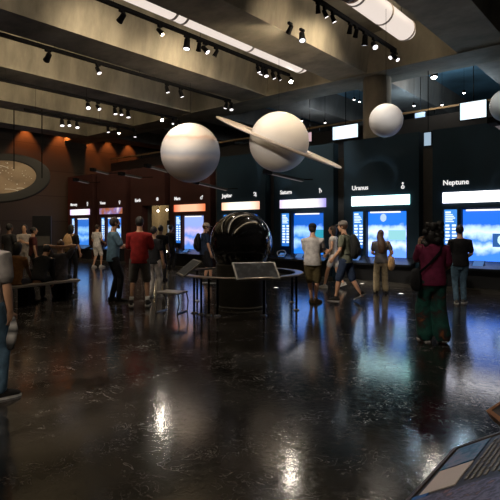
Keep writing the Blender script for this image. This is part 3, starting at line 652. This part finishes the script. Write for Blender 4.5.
# ---------------------------------------------------------------- people
def ik(a, b, l1, l2, pole):
    a, b = V(a), V(b); d = b-a; L = min(d.length, (l1+l2)*.998); dn = d.normalized(); b = a+dn*L
    x = (l1*l1-l2*l2+L*L)/(2*L); h = math.sqrt(max(l1*l1-x*x, 0)); p = V(pole); p = p-dn*p.dot(dn)
    return a+dn*x+(p.normalized()*h if p.length > 1e-5 else V()), b
EYE = mat('eye_dark', (.02, .015, .012), .2); LIP = mat('lip', (.30, .10, .08), .5)
def hand(mb, wrist, d, side, palm_n, s, curl=.5):
    d = V(d).normalized(); n = V(palm_n); n = (n-d*n.dot(d)).normalized(); a = d.cross(n)*side
    mb.tube([wrist-d*.02*s, wrist+d*.03*s, wrist+d*.085*s], [(.026*s, .018*s), (.038*s, .016*s), (.040*s, .013*s)], side=a, n=10)
    for i, (o, L) in enumerate(((.030, .070), (.010, .080), (-.010, .074), (-.030, .058))):
        p = wrist+d*.083*s+a*o*s; q = p+(d+n*curl*.6).normalized()*L*.5*s; r = q+(d*(1-curl)+n*curl*1.6).normalized()*L*.5*s
        mb.tube([p, q, r], [.0095*s, .0088*s, .0075*s], n=6)
    p = wrist+d*.03*s+a*.028*s; q = p+(d*.6+a*.8+n*.2).normalized()*.04*s; r = q+(d*.9+a*.2+n*.4).normalized()*.032*s
    mb.tube([p, q, r], [.012*s, .011*s, .009*s], n=6)
def person(label, px, py, head, H, fit, lean=0, roll=0, twist=0, feet=None, hands=None, look=(0, 0), hip=None, group=None, wide=1., D=None, base_z=0.):
    """fit: dict with skin, top, sleeve, bottom, leg, shoe, hair ... ; local +y is where the person faces, x is their right"""
    pos = at(px, 228, D) if D else ground(px, py); pos.z = base_z
    a = math.radians(head); hd = Fw*math.cos(a)+Rt*math.sin(a)
    t = thing('person', label, 'person', pos, math.atan2(hd.y, hd.x)-math.pi/2, group)
    s = H/1.75; hz = (hip if hip is not None else .92*s); ph = V((0, 0, hz)) if hip is None or True else None
    R = Matrix.Rotation(math.radians(roll), 4, 'Y')@Matrix.Rotation(-math.radians(lean), 4, 'X')@Matrix.Rotation(math.radians(twist), 4, 'Z')
    T = Matrix.Translation(ph)@R@Matrix.Diagonal((s, s, s, 1))@Matrix.Translation((0, 0, -.92))
    R3 = R.to_3x3()
    w = wide
    feet = feet or ((-.10, .0, 0), (.10, .04, 0)); hands = hands or (None, None)
    sk = MB(); sh = MB(); pt = MB()
    tor = [(.84, .14, .11, 0), (.92, .165, .118, -.005), (1.02, .155, .11, 0), (1.12, .148, .102, .005), (1.24, .162, .112, .01), (1.34, .178, .112, .005), (1.41, .150, .092, -.005), (1.455, .088, .066, -.008), (1.50, .06, .056, 0)]
    def torso(mb, z0, z1, ex, belly=0):
        P, Q = [], []
        for z, rx, ry, yo in tor:
            if z0 <= z <= z1: P.append(T@V((0, yo+belly*.3*(1 if z < 1.3 else 0), z))); Q.append(((rx*w+ex)*s, (ry*w+ex+belly*(1 if .9 < z < 1.3 else 0))*s))
        if ex > 0: Q[0] = (Q[1][0]*1.0, Q[1][1]*1.0)
        mb.tube(P, Q, side=R3@V((1, 0, 0)), n=20, round_=ex < 0)
    torso(sk, .84, 1.5, -.012)
    sk.tube([T@V((0, 0, 1.44)), T@V((0, .01, 1.52)), T@V((0, .02, 1.58))], [.064*s, .056*s, .056*s], n=12)
    belly = fit.get('belly', 0)
    torso(sh, .84 if fit.get('hem', .86) < .9 else .92, 1.46, .016, belly)
    SH, EL, WR = [], [], []
    for i, sx in enumerate((-1, 1)):
        S = T@V((sx*.176*(1+(w-1)*.6), -.005, 1.388)); h = hands[i]
        if h is None: h = (sx*.27, .06, .86); pole = (sx*.3, -1, 0)
        else: pole = h[3] if len(h) > 3 else (sx*.6, -.5, -.8)
        tgt = T@V(h[:3]); E, W = ik(S, tgt, .285*s, .25*s, R3@V(pole)); SH.append(S); EL.append(E); WR.append(W)
        sk.tube([S, S.lerp(E, .5), E], [.046*s, .045*s, .040*s], n=12); sk.tube([E, E.lerp(W, .3), W], [.042*s, .043*s, .028*s], n=12)
        sl = fit.get('sleeve', .6)
        C = T@V((sx*.10, -.005, 1.392))
        if sl <= 1: sh.tube([C, S, S.lerp(E, sl)], [.062*s, .079*s, .068*s*(1+(w-1)*.5)], n=14)
        else: sh.tube([C, S, E], [.062*s, .078*s, .058*s], n=14); sh.tube([E, E.lerp(W, sl-1)], [.058*s, .044*s], n=14)
    leg = fit.get('leg', 1.); flare = fit.get('flare', 0)
    AN, KN = [], []
    for i, sx in enumerate((-1, 1)):
        hp = V((sx*.088*s*w, 0, hz-.01*s)); f = V(feet[i][:3])*1.0; an = f+V((0, 0, .085*s)); pole = feet[i][3] if len(feet[i]) > 3 else (sx*.08, 1, 0)
        K, A_ = ik(hp, an, .43*s, .42*s, pole); KN.append(K); AN.append(A_)
        sk.tube([hp, hp.lerp(K, .5), K], [.080*s, .070*s, .052*s], n=14); sk.tube([K, K.lerp(A_, .28), A_.lerp(K, .25), A_], [.052*s, .056*s, .036*s, .034*s], n=12)
        if leg <= 1.001: e = hp.lerp(K, leg); pt.tube([hp, hp.lerp(K, .5*leg), e], [.105*s*w, .096*s*w, (.088+flare)*s], n=16)
        else:
            e = K.lerp(A_, min(leg-1, .97)); pt.tube([hp, hp.lerp(K, .5), K], [.102*s*w, .088*s*w, (.068+flare)*s], n=16); pt.tube([K, K.lerp(e, .5), e], [(.068+flare)*s, (.064+flare*1.1)*s, (.060+flare*1.3)*s], n=16)
    pt.tube([V((0, 0, hz-.08*s)), V((0, -.006, hz)), T@V((0, 0, 1.0))], [(.135*s*w, .108*s*w), (.176*s*w, .125*s*w), (.166*s*w, (.114*w+belly*.5)*s)], side=(1, 0, 0), n=20)
    vox = .0125*max(1., (ground(px, py)-V((0, 0, 0))).length/12 if not D else D/12) if True else .012
    vox = min(vox, .018)
    me = remesh(sk, vox, 3); bm = MB(); bm.bm.from_mesh(me); bpy.data.meshes.remove(me)
    # head
    HM = Matrix.Translation(T@V((0, .02, 1.55)))@R@Matrix.Rotation(math.radians(look[0]), 4, 'Z')@Matrix.Rotation(math.radians(look[1]), 4, 'X')@Matrix.Diagonal((s, s, s, 1))@Matrix.Translation((0, .01, .085))
    prof = [(-.112, .030, .034, .040), (-.095, .048, .056, .028), (-.06, .062, .078, .014), (-.02, .070, .090, .004), (.02, .075, .097, -.002), (.06, .070, .092, -.008), (.09, .052, .072, -.012), (.108, .028, .042, -.014)]
    rings = [[bm.bm.verts.new(HM@V((rx*math.cos(2*math.pi*k/18), yo+ry*math.sin(2*math.pi*k/18), z))) for k in range(18)] for z, rx, ry, yo in prof]
    for A_, B_ in zip(rings, rings[1:]):
        for k in range(18): bm._f([A_[k], A_[(k+1) % 18], B_[(k+1) % 18], B_[k]])
    bm._f(rings[0][::-1]); bm._f(rings[-1])
    bm.tube([HM@V((0, .088, .025)), HM@V((0, .108, -.018)), HM@V((0, .098, -.028))], [.009*s, .015*s, .012*s], n=8)
    for sx in (-1, 1):
        bm.ball((sx*.074, -.012, -.005), (.010, .020, .032), HM, 2)
        hand(bm, WR[0 if sx < 0 else 1], (WR[0 if sx < 0 else 1]-EL[0 if sx < 0 else 1]), sx, R3@V((-sx, .4, 0)), s, fit.get('curl', .5))
    bm.mi = 1
    for sx in (-1, 1): bm.ball((sx*.030, .083, .018), .011, HM, 1)
    bm.mi = 2; bm.tube([HM@V((-.022, .086, -.058)), HM@V((0, .094, -.058)), HM@V((.022, .086, -.058))], [.005*s, .008*s, .005*s], n=6); bm.mi = 0
    me = bm.mesh('body')
    mesh_obj('body', me, [skin(fit['skin']), EYE, LIP], t)
    mesh_obj(fit.get('top_name', 'shirt'), remesh(sh, vox, 4), fit['top'], t)
    mesh_obj(fit.get('bottom_name', 'trousers'), remesh(pt, vox, 4), fit['bottom'], t)
    for i in (0, 1):
        A_ = AN[i]; f = feet[i]; pitch = f[4] if len(f) > 4 else 0; yaw = f[5] if len(f) > 5 else (8 if i == 0 else -8)
        FM = Matrix.Translation(A_+V((0, 0, -.085*s)))@Matrix.Rotation(math.radians(yaw), 4, 'Z')@Matrix.Translation((0, .15*s, 0))@Matrix.Rotation(-math.radians(pitch), 4, 'X')@Matrix.Translation((0, -.15*s, 0))@Matrix.Diagonal((s, s, s, 1))
        b = MB(); b.tube([FM@V((0, -.055, .050)), FM@V((0, 0, .052)), FM@V((0, .09, .042)), FM@V((0, .165, .030))], [(.034*s, .042*s), (.040*s, .050*s), (.045*s, .036*s), (.036*s, .024*s)], side=FM.to_3x3()@V((1, 0, 0)), n=14)
        b.tube([FM@V((0, 0, .06)), FM@V((0, -.005, .115))], [.043*s, .040*s], n=12, round_=False)
        so = b.build('shoe', fit['shoe'], t, True)
        b = MB(); b.prism([(-.036, -.085), (.036, -.085), (.05, .06), (.047, .14), (.028, .19), (-.028, .19), (-.047, .14), (-.05, .06)], 0, .020, FM, 'xy'); b.build('sole', fit.get('sole', fit['shoe']), so)
        if fit.get('sock'): MB().tube([A_+V((0, 0, -.0)), A_.lerp(KN[i], .22)], [.042*s, .045*s], n=12, round_=False).build('sock', fit['sock'], t, True)
    hk = fit.get('hair_kind', 'short'); hm = fit['hair']; b = MB()
    b.ball((0, -.020, .022), (.085, .103, .107), HM, 3, .04, 5)
    if hk == 'long': b.tube([HM@V((0, -.05, .04)), HM@V((0, -.085, -.08)), T@V((0, -.125, 1.44)), T@V((0, -.15, 1.25)), T@V((0, -.14, 1.13))], [(.08*s, .06*s), (.092*s, .06*s), (.105*s, .05*s), (.095*s, .04*s), (.05*s, .02*s)], side=R3@V((1, 0, 0)), n=16)
    if hk == 'curly':
        for i in range(46):
            th = random.uniform(0, 6.28); zz = random.uniform(-.20, .11); rr = .125*(1 if zz < .02 else .8)
            y = rr*math.sin(th)-.045
            if y > .035 and zz < .05: continue
            b.ball((rr*math.cos(th), y, zz), random.uniform(.035, .058), HM, 2, .25, 9)
        b.ball((0, -.05, -.05), (.125, .10, .16), HM, 3, .15, 7)
    if hk == 'bob': b.tube([HM@V((0, -.04, .04)), HM@V((0, -.05, -.06)), HM@V((0, -.05, -.13))], [(.088*s, .085*s), (.094*s, .075*s), (.08*s, .06*s)], side=R3@V((1, 0, 0)), n=16)
    b.build('hair', hm, t, True)
    if fit.get('beard'): MB().tube([HM@V((-.055, .055, -.055)), HM@V((-.04, .075, -.085)), HM@V((0, .085, -.10)), HM@V((.04, .075, -.085)), HM@V((.055, .055, -.055))], .022*s, n=8).build('beard', hm, t, True)
    if fit.get('cap'):
        b = MB(); cp = [(.089*math.cos(q), .112*math.sin(q)) for q in (0, .3, .6, .9, 1.2, 1.5)]
        for (r_, z_) in [(1, 0)]: pass
        rings = [[b.bm.verts.new(HM@V((.090*c*math.cos(2*math.pi*k/20), -.012+.110*c*math.sin(2*math.pi*k/20), .045+.09*sn))) for k in range(20)] for c, sn in ((1, -.15), (1, .1), (.95, .4), (.8, .68), (.55, .88), (.2, .99))]
        for A_, B_ in zip(rings, rings[1:]):
            for k in range(20): b._f([A_[k], A_[(k+1) % 20], B_[(k+1) % 20], B_[k]])
        b._f(rings[0][::-1]); b._f(rings[-1]); c_ = b.build('cap', fit['cap'], t, True)
        b = MB(); b.prism([(-.075, .05), (-.07, .12), (-.035, .165), (.035, .165), (.07, .12), (.075, .05)], .040, .050, HM, 'xy'); b.build('brim', fit['cap'], c_)
    return dict(root=t, T=T, R=R, s=s, HM=HM, WR=WR, SH=SH, EL=EL)
def carried(P, name, label, cat, c, parts, group=None):
    """a carried thing: its own top-level empty near the carrier, parts given in the carrier's frame"""
    root = P['root']; mw = Matrix.Translation(root.location)@Matrix.Rotation(root.rotation_euler.z, 4, 'Z')
    cc = P['T']@V(c); t = thing(name, label, cat, mw@cc, root.rotation_euler.z, group)
    off = Matrix.Translation(-cc)@P['T']
    for fn, nm, m_ in parts:
        b = MB(); fn(b, off); b.build(nm, m_, t, 50)
    return t
PALE = (.56, .31, .19); TAN = (.42, .23, .135); BROWN = (.16, .085, .05); DK = (.07, .04, .026)
HB = mat('black_hair', (.012, .010, .009), .6, 0, .3, 20, .4); HBR = mat('brown_hair', (.07, .035, .018), .55, 0, .3, 20, .4); HDB = mat('dark_brown_hair', (.028, .016, .010), .6, 0, .3, 20, .4)
cBLK = cloth('black_cloth', (.013, .013, .015)); cCHAR = cloth('charcoal_cloth', (.035, .034, .036)); sDARK = cloth('dark_shoe', (.025, .023, .022)); sWHT = cloth('pale_shoe', (.42, .40, .37)); RUB = cloth('white_sole', (.55, .54, .52))
JEAN = cloth('blue_jeans', (.09, .16, .23), .35); GREY = cloth('grey_tee', (.22, .20, .185)); NAVYC = cloth('navy_cloth', (.022, .035, .07))
# left edge man
P1 = person('person in grey tee and blue jeans cut off by the left edge, nearest the camera', -17, 402, 12, 1.70, dict(skin=TAN, top=GREY, bottom=JEAN, leg=1.97, shoe=sDARK, sole=RUB, hair=HDB, hair_kind='short', sleeve=.75), lean=6, feet=((-.12, -.05, 0), (.10, .10, 0, (.1, 1, 0), 0, -35)), hands=((-.26, .12, .9), (.25, .08, .80)), wide=1.08)
carried(P1, 'striped_cloth', 'dark and white striped cloth in the hand of the person at the left edge', 'cloth', (.25, .1, .76), [(lambda b, M: [b.tube([M@V((.25, .10, .80)), M@V((.26, .11, .70)), M@V((.25, .10, .60)), M@V((.26, .09, .52))], [(.025, .02), (.045, .03), (.05, .03), (.035, .02)], n=12)], 'bundle', bands('striped_fabric', [(0, (.02, .02, .02)), (.2, (.5, .47, .44)), (.3, (.02, .02, .02)), (.45, (.5, .47, .44)), (.55, (.02, .02, .02)), (.7, (.5, .47, .44)), (.8, (.02, .02, .02)), (1, (.45, .42, .4))], 2, .2, .1, 8))])
person('person in white tee and white shorts by the Venus display, far left', 97, 267.5, 30, 1.74, dict(skin=PALE, top=cloth('white_tee', (.60, .57, .55)), bottom=cloth('white_shorts', (.58, .54, .50)), leg=.9, bottom_name='shorts', shoe=sWHT, hair=HDB), feet=((-.10, -.10, 0), (.10, .12, 0)), hands=((-.24, .18, .95), (.22, .2, 1.0)))
P3 = person('bearded person in teal blue shirt and black trousers, in profile, holding a phone', 113, 301.5, 62, 1.83, dict(skin=TAN, top=cloth('teal_blue_shirt', (.085, .15, .20)), bottom=cBLK, leg=1.97, shoe=sDARK, hair=HDB, beard=1, sleeve=.75), feet=((-.11, .0, 0), (.11, .10, 0)), hands=((-.06, .33, 1.17), (.10, .33, 1.2)), look=(8, 0), lean=1)
def phone(b, M): b.box((-.04, .335, 1.20), (.04, .35, 1.34), M, .004)
carried(P3, 'phone', 'dark phone held by the bearded person in the teal shirt', 'phone', (0, .34, 1.2), [(phone, 'case', BLACK), (lambda b, M: b.box((-.035, .3335, 1.21), (.035, .335, 1.33), M), 'display', glow('phone_glow', (.6, .75, 1), .4))])
person('person in red shirt and dark grey shorts seen from behind, left of centre', 139.5, 305.5, -8, 1.83, dict(skin=TAN, top=cloth('red_shirt', (.22, .014, .013)), bottom=cloth('dark_shorts', (.11, .10, .092)), leg=.98, bottom_name='shorts', shoe=sDARK, sole=RUB, hair=HB, sleeve=.85, sock=RUB), wide=1.03, feet=((-.165, .0, 0), (.165, .0, 0)), hands=((-.10, .32, 1.15), (.10, .30, 1.12)))
person('person in black tee and pale grey trousers right of the red shirt', 153.5, 297.5, 25, 1.63, dict(skin=TAN, top=cBLK, bottom=cloth('pale_grey_trousers', (.50, .47, .44)), leg=1.97, shoe=sWHT, hair=HB, sleeve=.65, flare=.015), feet=((-.10, .0, 0), (.10, .02, 0)), hands=((-.25, .12, .9), (.27, .05, .84)))
person('small dark clothed person right behind the one in pale trousers', 160.5, 281, 10, 1.68, dict(skin=BROWN, top=cBLK, bottom=cCHAR, leg=1.97, shoe=sDARK, hair=HB), feet=((-.1, 0, 0), (.1, .05, 0)))
person('dark silhouetted person standing before the Mars display', 170.5, 268, 40, 1.72, dict(skin=BROWN, top=cBLK, bottom=cBLK, leg=1.97, shoe=sDARK, hair=HB, sleeve=1.9, top_name='jacket'), D=18.9, feet=((-.1, 0, 0), (.1, .05, 0)))
P8 = person('person in cream cap and navy tee with dark shorts, left of the black globe', 205, 283, 72, 1.74, dict(skin=PALE, top=NAVYC, bottom=cloth('black_shorts', (.016, .016, .02)), leg=.95, bottom_name='shorts', shoe=sDARK, sole=RUB, hair=HBR, cap=cloth('cream_cap', (.62, .52, .40)), belly=.03), feet=((-.10, .0, 0), (.10, .14, 0)), hands=((-.25, .15, .95), (.25, .12, .86)), look=(-10, -8), wide=1.05)
def rucksack(b, M): b.tube([M@V((0, -.20, .98)), M@V((0, -.23, 1.06)), M@V((0, -.235, 1.25)), M@V((0, -.20, 1.40))], [(.13, .07), (.16, .10), (.15, .095), (.10, .06)], side=M.to_3x3()@V((1, 0, 0)), n=18)
def rpocket(b, M): b.tube([M@V((0, -.30, 1.02)), M@V((0, -.31, 1.12)), M@V((0, -.29, 1.2))], [(.10, .03), (.11, .04), (.09, .025)], side=M.to_3x3()@V((1, 0, 0)), n=14)
def rstrap(sx): return lambda b, M: b.tube([M@V((sx*.10, -.14, 1.40)), M@V((sx*.115, -.02, 1.475)), M@V((sx*.12, .115, 1.36)), M@V((sx*.13, .12, 1.2)), M@V((sx*.15, -.02, 1.04)), M@V((sx*.12, -.16, 1.02))], [(.022, .008)]*6, side=M.to_3x3()@V((1, 0, 0)), n=8)
cPACK = cloth('dark_pack', (.022, .023, .022))
carried(P8, 'backpack', 'black backpack worn by the person in the cream cap', 'backpack', (0, -.22, 1.0), [(rucksack, 'bag', cBLK), (rpocket, 'pocket', cBLK), (rstrap(-1), 'strap', cBLK), (rstrap(1), 'strap', cBLK)])
person('person in pale grey tee, olive shorts and dark cap facing the Saturn display', 312.5, 303, 8, 1.69, dict(skin=PALE, top=cloth('pale_grey_tee', (.44, .42, .41)), bottom=cloth('olive_shorts', (.13, .10, .045)), leg=1.02, bottom_name='shorts', flare=.02, shoe=cloth('tan_boot', (.25, .17, .09)), hair=HDB, cap=cBLK, belly=.02, sleeve=.7), wide=1.1, feet=((-.02, .05, 0), (.07, .0, 0, (.1, 1, 0), 0, -40)), hands=((.02, .25, 1.12), (.02, .28, 1.10, (1, -.2, -.6))), look=(-12, 0))
P10 = person('person in grey cap, sage tee and navy shorts walking left, wearing a dark backpack', 346, 301.5, -58, 1.75, dict(skin=PALE, top=cloth('sage_tee', (.14, .15, .11)), bottom=NAVYC, leg=.98, bottom_name='shorts', shoe=sDARK, sole=RUB, hair=HBR, cap=cloth('grey_cap', (.20, .18, .165))), lean=4, feet=((-.09, .20, 0, (0, 1, 0), 0), (.12, -.32, .05, (0, 1, 0), 28)), hands=((-.24, .20, .95), (.26, .06, .86)), look=(6, 0))
carried(P10, 'backpack', 'dark backpack worn by the walking person in the grey cap', 'backpack', (0, -.22, 1.0), [(rucksack, 'bag', cPACK), (rpocket, 'pocket', cPACK), (rstrap(-1), 'strap', cPACK), (rstrap(1), 'strap', cPACK)])
person('person in white sleeveless top and white shorts walking beside the grey capped walker', 333.5, 288.5, -65, 1.66, dict(skin=PALE, top=cloth('white_top', (.68, .64, .60)), bottom=cloth('white_short', (.64, .60, .57)), leg=.62, bottom_name='shorts', shoe=sWHT, sole=RUB, hair=HDB, hair_kind='bob', sleeve=.12, hem=.86), wide=.92, feet=((-.09, .22, 0), (.10, -.26, .03, (0, 1, 0), 20)), hands=((-.20, .15, .95), (.22, .18, 1.05)))
P12 = person('person with long brown hair, dark striped tee and khaki trousers at the Uranus display', 381, 293.5, 10, 1.55, dict(skin=PALE, top=bands('striped_tee', [(i/16., (.03, .028, .03) if i % 2 else (.10, .095, .10)) for i in range(17)], 2, 1.6, .02, 4), bottom=cloth('khaki_trousers', (.27, .22, .14)), leg=1.97, flare=.022, shoe=sDARK, hair=HBR, hair_kind='long'), feet=((-.11, .0, 0), (.11, .02, 0)), hands=((-.12, .28, 1.05), (.22, .15, 1.0)), look=(-25, 0))
def tote(b, M): b.tube([M@V((.27, -.03, .70)), M@V((.275, -.03, .78)), M@V((.27, -.03, .98)), M@V((.24, -.03, 1.02))], [(.16, .06), (.19, .085), (.15, .06), (.11, .03)], side=M.to_3x3()@V((.35, 1, 0)), n=16)
def totes(b, M):
    for y in (-.09, .05): b.tube([M@V((.25, y, .98)), M@V((.235, y*.8, 1.2)), M@V((.185, y*.6-.01, 1.46)), M@V((.14, y*.7+(.08 if y > 0 else -.09), 1.30))], [(.02, .008)]*4, side=M.to_3x3()@V((0, 1, 0)), n=8)
cTOTE = cloth('tan_bag', (.46, .28, .13))
carried(P12, 'tote_bag', 'tan shoulder bag hanging from the person with long brown hair', 'bag', (.27, -.03, .72), [(tote, 'bag', cTOTE), (totes, 'strap', cTOTE)])
P13 = person('person with big black curly hair, maroon tee and green patterned wide trousers', 433, 341.5, -4, 1.66, dict(skin=BROWN, top=cloth('maroon_tee', (.17, .022, .06)), bottom=patchy('green_patterned', [(.010, .075, .060), (.012, .10, .075), (.008, .06, .05), (.03, .02, .02), (.26, .08, .02)], 5.5, .9, dist=.8), leg=1.95, flare=.045, shoe=sDARK, sole=RUB, hair=HB, hair_kind='curly', sleeve=.8), wide=1.10, lean=2, feet=((-.10, .03, 0), (.10, -.10, 0, (0, 1, 0), 8)), hands=((-.10, .24, 1.44, (-.25, -.1, -1)), (.20, .26, 1.0)), look=(5, 4))
carried(P13, 'shoulder_bag', 'black shoulder bag at the left hip of the person with curly hair', 'bag', (-.27, 0, .85), [(lambda b, M: b.tube([M@V((-.27, -.02, .80)), M@V((-.275, -.02, .88)), M@V((-.265, -.02, 1.05))], [(.13, .05), (.14, .06), (.12, .04)], side=M.to_3x3()@V((0, 1, 0)), n=16), 'bag', cBLK), (lambda b, M: b.tube([M@V((-.26, -.10, 1.02)), M@V((-.12, -.16, 1.16)), M@V((.05, -.158, 1.34)), M@V((.135, -.05, 1.478)), M@V((.12, .11, 1.38)), M@V((-.05, .155, 1.2)), M@V((-.22, .10, 1.02))], [(.02, .007)]*7, n=8), 'strap', cBLK)])
person('person in black tee and blue jeans facing the Neptune display', 460, 303.5, 10, 1.66, dict(skin=PALE, top=cBLK, bottom=JEAN, leg=1.97, shoe=cloth('grey_trainers', (.12, .12, .12)), sole=RUB, hair=HB, sleeve=.75), wide=1.05, feet=((-.07, .0, 0, (0, 1, 0), 0, -10), (.10, .10, 0, (0, 1, 0), 0, -30)), hands=((-.12, .28, 1.1), (.18, .26, 1.0)), look=(-15, 6))
# dim group at the left
def bench_seat(px, label, fit, head, H, hands=None, lean=0, look=(0, 0), off=.2, legs=1):
    u = (px-HX)/FL                                   # seat point on the bench where this person sits
    dl = Rt*u+Fw; n = bench_n; k = (bench_mid+bench_n*off).dot(n)/dl.dot(n); D_ = k
    s = H/1.75
    return person(label, px, 280, head, H, fit, D=D_, hip=.45+.085*s, lean=lean, look=look, hands=hands, feet=((-.13, .46, 0, (0, 1, .9)), (.13, .50, 0, (0, 1, .9))))
bench_seat(60, 'person sitting on the bench with both hands behind the head', dict(skin=TAN, top=patchy('patterned_tee', [(.03, .03, .034), (.06, .055, .065), (.12, .10, .11)], 9), bottom=cBLK, leg=1.9, shoe=sDARK, hair=HBR, sleeve=.6), -8, 1.68, hands=((-.10, -.10, 1.60, (-1, .3, .2)), (.10, -.10, 1.60, (1, .3, .2))), lean=3)
bench_seat(38, 'person in black sitting bent forward on the bench', dict(skin=TAN, top=cBLK, bottom=cBLK, leg=1.9, shoe=sDARK, hair=HB, sleeve=1.8), 4, 1.7, hands=((-.15, .42, .98), (.15, .42, .98)), lean=32)
bench_seat(14, 'person in dull orange top sitting at the left end of the bench', dict(skin=BROWN, top=cloth('dull_orange', (.20, .09, .03)), bottom=cCHAR, leg=1.9, shoe=sDARK, hair=HB, hair_kind='bob'), 6, 1.66, hands=((-.15, .40, 1.0), (.15, .40, 1.0)), lean=10)
person('person in pale top and grey trousers standing behind the bench', 24.5, 276, 170, 1.70, dict(skin=TAN, top=cloth('pale_blouse', (.30, .26, .23)), bottom=cloth('greyish_trousers', (.20, .18, .16)), leg=1.97, shoe=sDARK, hair=HB, hair_kind='bob'), D=15.5, hands=((-.08, .25, 1.18), (.1, .27, 1.22)))
P24 = person('person in black standing behind the bench with a tan backpack', 71, 276, 8, 1.70, dict(skin=TAN, top=cBLK, bottom=cBLK, leg=1.97, shoe=sDARK, hair=HB, sleeve=.7, hair_kind='bob'), D=14.8)
cTB = cloth('tan_backpack', (.42, .26, .13))
carried(P24, 'backpack', 'tan backpack on the back of the person in black behind the bench', 'backpack', (0, -.22, 1.0), [(rucksack, 'bag', cTB), (rpocket, 'pocket', cTB), (rstrap(-1), 'strap', cTB), (rstrap(1), 'strap', cTB)])
person('dark clothed person standing behind the bench, left of the information board', 33, 276, 60, 1.62, dict(skin=TAN, top=cloth('dark_red_top', (.07, .02, .018)), bottom=cBLK, leg=1.97, shoe=sDARK, hair=HB), D=14.5)
person('dark haired person far left, standing behind the orange topped sitter', 9, 276, 20, 1.72, dict(skin=BROWN, top=cCHAR, bottom=cBLK, leg=1.97, shoe=sDARK, hair=HB), D=14.0)
